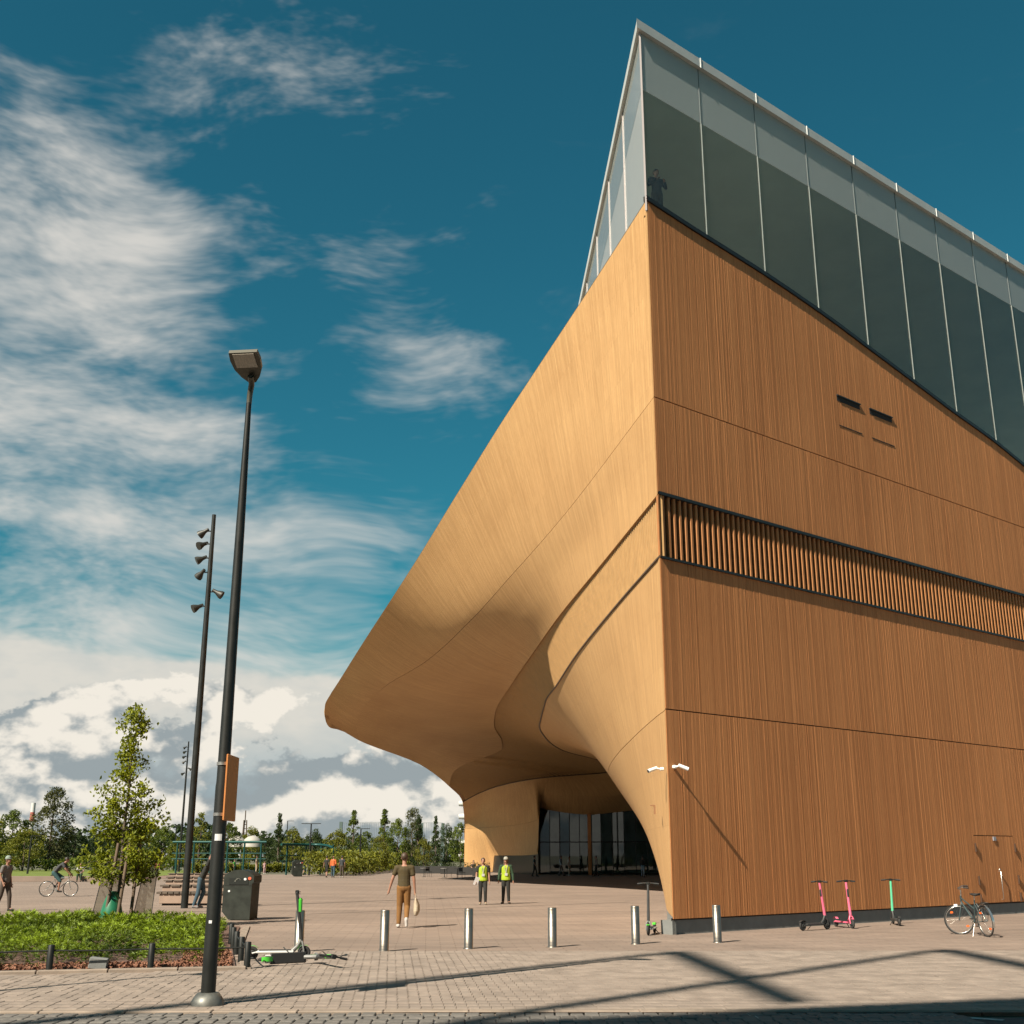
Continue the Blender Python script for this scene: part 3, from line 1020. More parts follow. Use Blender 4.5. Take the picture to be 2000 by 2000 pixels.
def paving_material():
    m = bpy.data.materials.new('square_paving')
    m.use_nodes = True
    t = NT(m.node_tree)
    p = m.node_tree.nodes['Principled BSDF']
    tc = t.n('ShaderNodeTexCoord')
    v = tc.outputs['Object']
    br = t.n('ShaderNodeTexBrick')
    t.link(t.mapping(v, (1, 1, 1), (0, 0, math.radians(-4))), br.inputs['Vector'])
    br.inputs['Scale'].default_value = 1.0
    br.inputs['Brick Width'].default_value = 0.6
    br.inputs['Row Height'].default_value = 0.3
    br.inputs['Mortar Size'].default_value = 0.008
    br.inputs['Color1'].default_value = (0.218, 0.163, 0.130, 1)
    br.inputs['Color2'].default_value = (0.186, 0.139, 0.112, 1)
    br.inputs['Mortar'].default_value = (0.115, 0.08, 0.06, 1)
    big = t.noise(t.mapping(v, (0.10, 0.22, 1)), 1.0, 6, 0.6)
    med = t.noise(t.mapping(v, (0.5, 1.3, 1), (0, 0, 0.15)), 1.0, 5, 0.65)
    fine = t.noise(v, 45, 3, 0.6)
    f = t.lin(big, 0.3, 0.7, 0.82, 1.14)
    f = t.math('MULTIPLY', f, t.lin(med, 0.3, 0.7, 0.86, 1.12))
    f = t.math('MULTIPLY', f, t.lin(fine, 0.3, 0.7, 0.82, 1.18))
    st = t.noise(t.mapping(v, (0.33, 1.1, 1), (0, 0, -0.25), (4, 9, 0)), 1.0, 6, 0.7)
    f = t.math('MULTIPLY', f, t.smooth(st, 0.54, 0.72, 1.0, 0.72))
    cc = t.n('ShaderNodeCombineColor')
    for i in range(3):
        t.link(f, cc.inputs[i])
    col = t.mix(1.0, br.outputs[0], cc.outputs[0], 'MULTIPLY')
    t.link(col, p.inputs['Base Color'])
    p.inputs['Roughness'].default_value = 0.85
    b = t.n('ShaderNodeBump')
    b.inputs['Strength'].default_value = 0.5
    b.inputs['Distance'].default_value = 0.004
    t.link(t.math('ADD', fine, t.math('MULTIPLY', br.outputs[1], -1.0)), b.inputs['Height'])
    t.link(b.outputs[0], p.inputs['Normal'])
    return m


def flat_ground(name, poly, z, m):
    o = MB().add([(x, y, z) for x, y in poly], [tuple(range(len(poly)))]).build(name, m)
    o['kind'] = 'structure'
    return o


M_PAVE = paving_material()
M_SOIL = mat('far_ground', (0.10, 0.095, 0.06), 0.95, 0, 0.3, 0.05)
flat_ground('ground', [(-3000, -3000), (3000, -3000), (3000, 3000), (-3000, 3000)], -0.05, M_SOIL)
sq = flat_ground('square', [(-60, 14.6), (70, 14.6), (70, 175), (-15, 175), (-18, 118), (-30, 118), (-60, 88)], 0.0, M_PAVE)
road = flat_ground('street', [(-80, -30), (80, -30), (80, 14.3), (-80, 14.3)], -0.02, mat('asphalt', (0.055, 0.055, 0.055), 0.9, 0, 0.35, 1.2, 0.6, 90))
M_GRASS = mat('lawn_green', (0.11, 0.14, 0.015), 0.9, 0, 0.25, 0.6, 0.8, 30)
flat_ground('lawn', [(-110, 88.5), (-29, 88.5), (-36, 150), (-110, 165)], 0.02, M_GRASS)
flat_ground('red_path', [(-29.5, 96), (-26.0, 96), (-31, 130), (-36.5, 130)], 0.012, mat('red_gravel', (0.18, 0.11, 0.085), 0.95, 0, 0.2, 1.0))
# granite kerb, a course of setts in the gutter, sidewalk blocks
M_GRAN = mat('kerb_granite', (0.215, 0.17, 0.135), 0.8, 0, 0.2, 3, 0.4, 60)
M_SETT = mat('dark_setts', (0.115, 0.105, 0.095), 0.8, 0, 0.3, 5, 0.6, 50)
M_BLOCK = mat('sidewalk_blocks', (0.205, 0.164, 0.136), 0.85, 0, 0.26, 2.2, 0.5, 60)
rg = random.Random(3)


def chip_box(w, d, h, e=0.012):
    return MB().box((-w / 2, -d / 2, -h), (w / 2, d / 2, 0), e)


km = [chip_box(0.985, 0.20, 0.14, 0.01).mesh('kerb_stone', M_GRAN)]
for k in range(-16, 18):
    o = link('kerb_stone', km[0], sq)
    o.location = (k * 1.0, 14.72 + k * 0.012, 0.014)
    o.rotation_euler = (rg.uniform(-0.004, 0.004), rg.uniform(-0.004, 0.004), 0.012)
sm = [chip_box(w, 0.248, 0.10, 0.008).mesh('sett', M_SETT) for w in (0.150, 0.158, 0.165)]
for r in range(4):
    x = -8.2 + rg.uniform(0, 0.1)
    while x < 5.2:
        o = link('sett', rg.choice(sm), road)
        o.location = (x, 14.48 - 0.258 * r + x * 0.012, -0.004 + rg.uniform(-0.006, 0.006))
        o.rotation_euler = (rg.uniform(-0.02, 0.02), rg.uniform(-0.02, 0.02), rg.uniform(-0.02, 0.02))
        x += 0.172
bm_ = [chip_box(0.137, 0.277, 0.05, 0.003).mesh('paving_block', M_BLOCK) for _ in range(1)]
mbs = MB()
cnt = 0
r = 0
y = 14.98
while y < 23.6:
    x = -9.0 - (y - 15) * 0.35 + (0.07 if r % 2 else 0)
    xe = 9.0 + (y - 15) * 0.45
    while x < xe:
        if not (y > 18.95 + (x + 7.8) * 0.235 and x < -4.3 + (20.2 - y) * 0.3):
            zz = 0.010 + rg.uniform(-0.0035, 0.0035)
            if r < 3 and -6.9 < x < 7.2 and cnt < 300:
                o = link('paving_block', bm_[0], sq)
                o.location = (x, y + 0.012 * x, zz)
                o.rotation_euler = (rg.uniform(-0.01, 0.01), rg.uniform(-0.01, 0.01), 0.012)
                cnt += 1
            else:
                a, b = rg.uniform(-0.0015, 0.0015), rg.uniform(-0.0015, 0.0015)
                X0, X1, Y0, Y1 = x - 0.0685, x + 0.0685, y + 0.012 * x - 0.1385, y + 0.012 * x + 0.1385
                mbs.add([(X0, Y0, zz - 0.006), (X1, Y0, zz - 0.006), (X1, Y1, zz - 0.006), (X0, Y1, zz - 0.006),
                         (X0 + 0.003, Y0 + 0.003, zz + a), (X1 - 0.003, Y0 + 0.003, zz + b), (X1 - 0.003, Y1 - 0.003, zz - a), (X0 + 0.003, Y1 - 0.003, zz - b)],
                        [(4, 5, 6, 7), (0, 1, 5, 4), (1, 2, 6, 5), (2, 3, 7, 6), (3, 0, 4, 7)])
        x += 0.14
    y += 0.28
    r += 1
mbs.build('paving_blocks', M_BLOCK, sq, 'stuff')
# drain slots across the square
for (p, q_) in ((G(0, 1782), G(700, 1779)), (G(585, 1786), G(1230, 1762))):
    d = (q_ - p).normalized()
    nn = Vector((-d.y, d.x, 0)) * 0.05
    o = MB().add([tuple(p - nn)[:2] + (0.006,), tuple(q_ - nn)[:2] + (0.006,), tuple(q_ + nn)[:2] + (0.006,), tuple(p + nn)[:2] + (0.006,)], [(0, 1, 2, 3)]).build('drain_slot', mat('drain_iron', (0.13, 0.10, 0.085), 0.8), sq)
# street markings
for (a, b) in ((G(1440, 1968, 0), G(1545, 2010, 0)), (G(1700, 1972, 0), G(1960, 1990, 0))):
    d = (b - a).normalized()
    nn = Vector((-d.y, d.x, 0)) * 0.06
    MB().add([tuple(a - nn)[:2] + (-0.012,), tuple(b - nn)[:2] + (-0.012,), tuple(b + nn)[:2] + (-0.012,), tuple(a + nn)[:2] + (-0.012,)], [(0, 1, 2, 3)]).build('road_marking', mat('worn_marking', (0.35, 0.34, 0.32), 0.9, 0, 0.4, 9), road)

# ------------------------------------------------------------------ the building behind the viewer whose shadow falls on the street
M_STONE = mat('grey_render', (0.33, 0.32, 0.30), 0.8, 0, 0.1, 0.3)
off30 = 30.0 / math.tan(SUN_ELEV)
hb = Vector((math.sin(SUN_HEAD), math.cos(SUN_HEAD), 0))
c0 = Vector((-0.55, 13.75, 0)) - hb * off30
fd = Vector((7.3, 2.3, 0)).normalized()
fn = Vector((fd.y, -fd.x, 0))
bb = thing('office_block', 'plain grey office block behind the viewer with open steel frames on its roof', 'building', c0)
L_ = 31.0
MB().prism([(0, 0), tuple(fd * L_)[:2], tuple(fd * L_ + fn * 25)[:2], tuple(fn * 25)[:2]], 0, 30).build('wall', M_STONE, bb)
wm = None
for fl in range(7):
    for k in range(9):
        p = fd * (1.2 + k * 3.3) - fn * 0.02
        q_ = p + fd * 2.2
        z = 2.0 + fl * 4.0
        MB().add([(p.x, p.y, z), (q_.x, q_.y, z), (q_.x, q_.y, z + 2.2), (p.x, p.y, z + 2.2)], [(3, 2, 1, 0)]).build('window', M_ENTR, bb)
for (gx0, gy0), (gx1, gy1), (gx2, gy2) in (((1.8, 15.7), (8.35, 23.9), (8.55, 18.2)), ((-1.2, 18.3), (3.1, 23.3), (3.5, 15.5))):
    s0, s1, s2 = Vector((gx0, gy0, 0)), Vector((gx1, gy1, 0)), Vector((gx2, gy2, 0))
    ln = (s1 - s0).dot(hb)
    top = 30 + (ln) * math.tan(SUN_ELEV)
    base = s1 - hb * (top / math.tan(SUN_ELEV)) - c0
    arm = s2 - hb * (top / math.tan(SUN_ELEV)) - c0
    mb = MB()
    mb.tube([base + Vector((0, 0, 20)), base + Vector((0, 0, top))], 0.22, 4)
    mb.tube([base + Vector((0, 0, top)), arm + Vector((0, 0, top))], 0.30, 4)
    mb.build('roof_frame', M_BLACK, bb)

# ------------------------------------------------------------------ street furniture
M_POLE = mat('pole_black', (0.010, 0.011, 0.010), 0.5, 0.0, 0.25, 3, spec=0.35)
M_RUB = mat('rubber', (0.02, 0.02, 0.02), 0.8)
M_LAMPG = mat('lamp_lens', (0.45, 0.40, 0.33), 0.25, 0, 0.2, 12, vec=(8, 1, 1))
M_LAMPH = mat('lamp_housing', (0.09, 0.085, 0.065), 0.4, 0.3)
M_STICK = mat('sticker_white', (0.6, 0.6, 0.6), 0.6)


def lamp_post(loc, label, sign=True):
    o = thing('street_lamp', label, 'street lamp', loc)
    MB().lathe([(0.20, 0), (0.20, 0.05), (0.17, 0.10), (0.13, 0.15), (0.09, 0.155)], 20).build('base_flange', mat('flange_metal', (0.12, 0.12, 0.11), 0.5, 0.5, 0.3, 8), o)
    MB().lathe([(0.089, 0.1), (0.086, 2.6), (0.080, 2.64), (0.060, 6.0), (0.036, 7.85)], 18).build('pole', M_POLE, o)
    MB().tube([(0, 0, 7.75), (0.0, 0.02, 7.98), (0.03, -0.04, 8.12), (0.04, -0.16, 8.19)], [0.036, 0.040, 0.042, 0.045], 10).build('arm', M_LAMPH, o)
    # luminaire seen from below: rounded at the pole, square at the tip
    hd = thing_part('luminaire', o)
    hd.location = (0.03, -0.02, 8.17)
    hd.rotation_euler = (math.radians(-27), 0, math.radians(-6))
    pl = [(-0.05, 0.02), (0.05, 0.02), (0.13, -0.08), (0.195, -0.22), (0.215, -0.38), (0.20, -0.52), (-0.20, -0.52), (-0.215, -0.38), (-0.195, -0.22), (-0.13, -0.08)]
    MB().prism(pl, 0.0, 0.06).prism([(x * 0.75, y * 0.85 - 0.03) for x, y in pl], 0.061, 0.10).build('head_shell', M_LAMPH, hd)
    MB().box((-0.15, -0.50, -0.012), (0.15, -0.26, -0.003)).build('lens', M_LAMPG, hd)
    if sign:
        sg = thing_part('banner_sign', o)
        M_SIGN = mat('sign_orange', (0.42, 0.15, 0.035), 0.6, 0, 0.12, 4)
        MB().box((0.10, -0.30, 2.17), (0.125, 0.30, 2.98), 0.006).build('board', M_SIGN, sg)
        mb = MB()
        for k in range(24):
            a0, a1 = 2 * math.pi * k / 24, 2 * math.pi * (k + 1) / 24
            for r0, r1 in ((0.8, 1.0),):
                q = [(0.0985, 0.15 * r * math.cos(a), 2.52 + 0.22 * r * math.sin(a)) for a, r in ((a0, r0), (a0, r1), (a1, r1), (a1, r0))]
                mb.add(q, [(0, 1, 2, 3)])
        mb.build('emblem', mat('sign_blue', (0.10, 0.07, 0.16), 0.6), sg)
        for z in (2.25, 2.88):
            MB().lathe([(0.092, z - 0.02), (0.092, z + 0.02)], 14).box((0.06, -0.02, z - 0.015), (0.11, 0.02, z + 0.015)).build('clamp', M_STEEL, sg)
        for z, w in ((1.93, 0.05), (0.95, 0.022)):
            vs_, fs = [], []
            for k in range(5):
                a = -math.pi / 2 - 0.35 + k * w * 5
                for zz in (z, z + w * 1.6):
                    vs_.append((0.0905 * math.cos(a), 0.0905 * math.sin(a), zz))
                if k:
                    fs.append((2 * k - 2, 2 * k, 2 * k + 1, 2 * k - 1))
            MB().add(vs_, fs).build('sticker', M_STICK, o)
    return o


def thing_part(name, parent):
    o = bpy.data.objects.new(name, None)
    COL.objects.link(o)
    o.parent = parent
    return o


lamp_post((-3.70, 15.2, 0.0), 'tall black street lamp in front with an orange banner sign on its pole')
lamp_post((-10.6, 12.6, 0.0), 'black street lamp beside the street, left of the view, casting a long shadow', False)

# masts with spotlights
def spot_mast(loc, label, rz=0.0):
    o = thing('spotlight_mast', label, 'light mast', loc, rz, 'spotlight masts on the square')
    MB().lathe([(0.125, 0), (0.12, 6), (0.09, 12), (0.075, 14.2)], 14).build('pole', M_POLE, o)
    for z, sx, az in ((13.55, -1, 0.5), (13.05, -1, -0.7), (12.5, -1, -0.2), (11.95, -1, 0.9), (11.2, 1, 0.3), (10.65, -1, -0.4)):
        s = thing_part('spotlight', o)
        s.location = (sx * 0.08, 0, z)
        a = Vector((sx * math.cos(az), math.sin(az) * 0.8 - 0.2, -0.55)).normalized()
        MB().tube([(0, 0, 0), (sx * 0.14, 0, 0.0)], 0.025, 6).build('bracket', M_POLE, s)
        c = Vector((sx * 0.2, 0, 0))
        MB().tube([c - a * 0.14, c + a * 0.03, c + a * 0.2, c + a * 0.28], [0.06, 0.075, 0.15, 0.16], 12).build('housing', mat('spot_housing', (0.03, 0.03, 0.026), 0.5, 0.2), s)
    return o


m1 = spot_mast((-11.35, 42.4, 0), 'tall dark mast with six spotlights beside the stepped benches')
dup(m1, (-36.8, 134, 0), 0.4, 'distant dark spotlight mast seen just left of the nearer one')

# steel bollards
bol = MB().lathe([(0.105, 0), (0.105, 0.012), (0.088, 0.016), (0.088, 0.735), (0.082, 0.748), (0.0, 0.75)], 20)
bme = bol.mesh('bollard', mat('bollard_steel', (0.27, 0.235, 0.20), 0.36, 0.9, 0.06, 2, vec=(1, 1, 8)))
pos = ['leftmost steel bollard, half behind the standing green scooter', 'second steel bollard from the left, left of the walking man', 'third steel bollard from the left, right of the walking man',
       'fourth steel bollard from the left, standing alone in the middle of the square', 'fifth steel bollard from the left, next to the scooter at the corner', 'rightmost steel bollard, in front of the board facade']
for (px, py), lb in zip(((583, 1859), (750, 1858), (915, 1853), (1079, 1850), (1242, 1844), (1402, 1841)), pos):
    o = link('bollard', bme)
    o.location = G(px, py)
    tag(o, lb, 'bollard', 'steel bollards across the edge of the square')

# low black fence round the planting bed
fence = thing('low_fence', 'low black post and rail fence along two sides of the juniper bed', 'fence', (0, 0, 0))
pm = MB().lathe([(0.052, 0), (0.052, 0.405), (0.045, 0.415), (0, 0.416)], 12).mesh('post', M_POLE)
front = [(-11.6, 18.2), (-10.13, 18.55), (-8.65, 18.92), (-7.18, 19.26), (-5.71, 19.60), (-4.26, 19.94)]
side = [(-4.63, 21.15), (-5.05, 22.63), (-5.40, 23.9), (-5.72, 25.1)]
for p in front + side:
    o = link('post', pm, fence)
    o.location = (p[0], p[1], 0)
chain = front + side
for a, b in zip(chain[:-1], chain[1:]):
    MB().tube([(a[0], a[1], 0.33), ((a[0] + b[0]) / 2, (a[1] + b[1]) / 2, 0.318), (b[0], b[1], 0.33)], 0.013, 6).build('rail', M_POLE, fence)

# big waste bins
def waste_bin(loc, rz, label):
    o = thing('waste_bin', label, 'waste bin', loc, rz, 'large dark waste bins on the square')
    top = [(-0.47 + 0.94 * k / 14, 1.22 + 0.17 * math.sin(math.pi * k / 14) ** 0.8) for k in range(15)]
    prof = [(-0.26, 0.02), (0.40, 0.02), (0.42, 1.0), (0.47, 1.05)] + [(x, z) for x, z in reversed(top)] + [(-0.47, 0.24)]
    n = len(prof)
    mb = MB()
    mb.add([(x, -0.36, z) for x, z in prof] + [(x, 0.36, z) for x, z in prof], [tuple(range(n)), tuple(range(2 * n - 1, n - 1, -1))] + [(i, n + i, n + (i + 1) % n, (i + 1) % n) for i in range(n)])
    mb.build('body', mat('bin_green_black', (0.014, 0.017, 0.013), 0.55, 0.0, 0.4, 3, spec=0.35), o)
    MB().box((-0.30, -0.372, 0.98), (0.30, -0.361, 1.16)).build('flap', mat('bin_flap', (0.02, 0.022, 0.02), 0.4, 0.3), o)
    MB().box((-0.44, -0.366, 0.955), (0.42, -0.361, 0.965)).build('lid_seam', M_DARK, o)
    for x, z, r, m_ in ((0.20, 1.13, 0.035, M_STICK), (0.34, 1.15, 0.045, mat('sticker_red', (0.5, 0.09, 0.04), 0.6)), (-0.28, 0.80, 0.03, M_STICK)):
        k = 10
        MB().add([(x + r * 1.2 * math.cos(2 * math.pi * i / k), -0.378, z + r * math.sin(2 * math.pi * i / k)) for i in range(k)], [tuple(range(k))]).build('sticker', m_, o)
    mb = MB()
    for k in range(5):
        a = k * 0.7
        mb.tube([(-0.05 + 0.10 * math.cos(a + t) * (1 - k * 0.1), -0.376, 1.10 + 0.05 * math.sin(1.7 * a + t * 1.3)) for t in (0, 0.5, 1.0, 1.5, 2.0)], 0.004, 4)
    mb.build('scrawl', mat('scrawl_grey', (0.16, 0.16, 0.14), 0.7), o)
    return o


b1 = waste_bin((-7.72, 34.9, 0), -0.12, 'large black waste bin with round top, stickers and scrawl, behind the front lamp post')
b1.scale = (0.94, 0.94, 0.98)
dup(b1, (-18.7, 105.7, 0), 0.3, 'distant grey-green waste bin in front of the yellow hedge', 1.0)

# stepped timber-topped benches receding to the left
M_BENCHC = mat('bench_concrete', (0.24, 0.17, 0.13), 0.85, 0, 0.15, 2)
M_BENCHT = mat('bench_timber', (0.075, 0.055, 0.04), 0.7, 0, 0.3, 4)
names = ['nearest', 'second nearest', 'third nearest', 'fourth nearest', 'farthest']
for k, (x0, x1, y) in enumerate(((-13.0, -9.6, 44.6), (-15.9, -12.0, 55), (-18.9, -14.6, 66), (-21.8, -17.2, 76.6), (-25.8, -20.5, 91))):
    o = thing('bench', f'{names[k]} of the stone benches with dark timber tops standing in a row', 'bench', ((x0 + x1) / 2, y, 0), 0, 'row of stone benches')
    w = (x1 - x0) / 2
    MB().box((-w + 0.1, 0.06, 0.07), (w - 0.1, 0.66, 0.40), 0.01).build('block', M_BENCHC, o)
    MB().box((-w + 0.2, 0.12, 0.0), (w - 0.2, 0.60, 0.07)).build('foot', M_DARK, o)
    ns = 16 if k == 0 else 8
    for i in range(ns):
        a, b = -w + 2 * w * i / ns, -w + 2 * w * (i + 0.86) / ns
        MB().box((a, 0.0, 0.405), (b, 0.72, 0.48), 0.006).build('seat_slat', M_BENCHT, o)

# ------------------------------------------------------------------ scooters and bicycles
def scooter(label, stem_col, deck_col, accent, deck_frame=None, group='rental scooters', turned=False):
    """forward is +x, origin on the ground between the wheels"""
    o = thing('electric_scooter', label, 'scooter', (0, 0, 0), 0, group)
    Ms, Md, Ma = stem_col, deck_col, accent
    wl = MB().torus((0, 0, 0), 0.085, 0.028, 'Y', 22, 8).lathe([(0.03, -0.03), (0.06, -0.02), (0.06, 0.02), (0.03, 0.03)], 14, (0, 0, 0), 'Y')
    wme = wl.mesh('wheel', M_RUB)
    for x in (-0.44, 0.46):
        w = link('wheel', wme, o)
        w.location = (x, 0, 0.113)
    MB().box((-0.36, -0.085, 0.115), (0.28, 0.085, 0.158), 0.012).build('deck', Md, o)
    MB().box((-0.32, -0.07, 0.1585), (0.24, 0.07, 0.163)).build('grip_tape', M_RUB, o)
    fr = deck_frame or Md
    fk = M_SGREY if deck_frame is M_SWHITE else fr
    mb = MB()
    mb.tube([(-0.44, 0.05, 0.115), (-0.34, 0.05, 0.14)], 0.014, 6).tube([(-0.44, -0.05, 0.115), (-0.34, -0.05, 0.14)], 0.014, 6)
    mb.box((-0.36, -0.06, 0.125), (-0.33, 0.06, 0.15))
    mb.build('rear_fork', fr, o)
    MB().tube([(0.25, 0, 0.14), (0.34, 0, 0.22), (0.40, 0, 0.33)], [0.04, 0.035, 0.035], 8).build('neck', fk, o)
    mb = MB()
    for s in (-1, 1):
        mb.tube([(0.46, s * 0.05, 0.113), (0.43, s * 0.045, 0.26), (0.405, 0, 0.33)], 0.016, 6)
    mb.build('fork', fk, o)
    MB().tube([(0.402, 0, 0.32), (0.375, 0, 0.52)], 0.034, 10).build('stem_foot', Ms, o)
    st = MB().tube([(0.376, 0, 0.50), (0.29, 0, 1.10)], [0.032, 0.029], 10).build('stem', Ms, o)
    for x0 in (-0.44, 0.46):
        vs_, fs = [], []
        for k in range(9):
            a = math.radians(60 if x0 > 0 else 40) + math.radians(100) * k / 8
            for s in (-0.036, 0.036):
                vs_.append((x0 + 0.128 * math.cos(a), s, 0.113 + 0.128 * math.sin(a)))
            if k:
                fs.append((2 * k - 2, 2 * k - 1, 2 * k + 1, 2 * k))
        MB().add(vs_, fs, True).build('mudguard', Ma, o)
    st_ = thing_part('steering_head', o)
    st_.location = (0.29, 0, 1.12)
    if turned:
        st_.rotation_euler = (0, 0, math.radians(80))
    MB().tube([(-0.005, -0.24, 0), (0, -0.1, 0.015), (0, 0.1, 0.015), (-0.005, 0.24, 0)], 0.014, 8).build('handlebar', M_POLE, st_)
    for s in (-1, 1):
        MB().tube([(-0.003, s * 0.13, 0.008), (-0.006, s * 0.25, -0.002)], 0.020, 8).build('grip', M_RUB, st_)
        MB().tube([(0.01, s * 0.12, 0), (0.055, s * 0.2, -0.005)], 0.007, 5).build('brake_lever', M_POLE, st_)
    MB().box((-0.035, -0.045, -0.015), (0.035, 0.045, 0.04), 0.01).build('display', M_POLE, st_)
    MB().tube([(-0.02, 0.08, 0.12), (-0.07, 0.17, 0.005)], 0.010, 6).build('kickstand', M_POLE, o)
    return o


M_SGREY = mat('scooter_grey', (0.16, 0.16, 0.155), 0.5, 0.2)
M_PINK = mat('scooter_pink', (0.62, 0.115, 0.20), 0.35, 0, 0.05, 5, coat=0.3)
M_MINT = mat('scooter_mint', (0.10, 0.50, 0.29), 0.35, 0, 0.05, 5, coat=0.3)
M_LIME = mat('scooter_green', (0.06, 0.42, 0.035), 0.4, 0, 0.05, 5, coat=0.2)
M_GREYB = mat('scooter_black', (0.03, 0.03, 0.03), 0.5, 0.1, 0.2, 6)
M_SWHITE = mat('scooter_white', (0.55, 0.55, 0.53), 0.4, 0, 0.06, 5)


def place(o, rear, front, roll=0.0):
    r, f = Vector(rear), Vector(front)
    m = (r + f) / 2
    o.location = m
    o.rotation_euler = (roll, 0, math.atan2(f.y - r.y, f.x - r.x))


s = scooter('pink-stemmed electric scooter with black deck, leftmost along the board facade', M_PINK, M_GREYB, M_GREYB, group='scooters parked along the board facade')
place(s, (7.05, 29.85, 0), (7.78, 30.38, 0))
MB().box((0.285, -0.025, 0.78), (0.325, 0.025, 0.98), 0.01).build('battery_panel', M_GREYB, s)
s = scooter('all-pink electric scooter with pink deck, middle one along the board facade', M_PINK, M_PINK, M_PINK, M_PINK, group='scooters parked along the board facade')
place(s, (8.33, 31.6, 0), (8.50, 30.72, 0))
MB().box((0.33, -0.025, 0.74), (0.375, 0.025, 0.94), 0.01).build('battery_panel', M_GREYB, s)
s = scooter('mint-green-stemmed electric scooter with black base, rightmost along the board facade', M_MINT, M_GREYB, M_GREYB, M_GREYB, group='scooters parked along the board facade')
place(s, (10.04, 31.85, 0), (10.16, 32.74, 0))
s = scooter('green and white electric scooter standing upright beside the black fence posts', M_GREYB, M_SWHITE, M_LIME, M_SWHITE, group='green and white rental scooters')
place(s, (-4.53, 21.65, 0), (-3.70, 21.78, 0))
s.rotation_euler[0] = 0.06
MB().box((0.315, -0.035, 0.78), (0.39, 0.035, 1.03), 0.022).build('battery_pod', M_LIME, s)
s = scooter('green and white electric scooter lying on its side on the pavement', M_GREYB, M_GREYB, M_LIME, M_SWHITE, group='green and white rental scooters', turned=True)
place(s, (-4.16, 20.42, 0.11), (-3.36, 20.98, 0.11))
s.rotation_mode = 'XYZ'
s.rotation_euler = (math.radians(86), 0, math.atan2(0.56, 0.80))
MB().box((0.30, -0.035, 0.78), (0.38, 0.035, 1.03), 0.022).build('battery_pod', M_LIME, s)
s = scooter('green and white electric scooter leaning at the foot of the sunlit wall corner', M_GREYB, M_SWHITE, M_LIME, M_SWHITE, group='green and white rental scooters')
place(s, (3.36, 29.0, 0), (3.12, 28.15, 0))


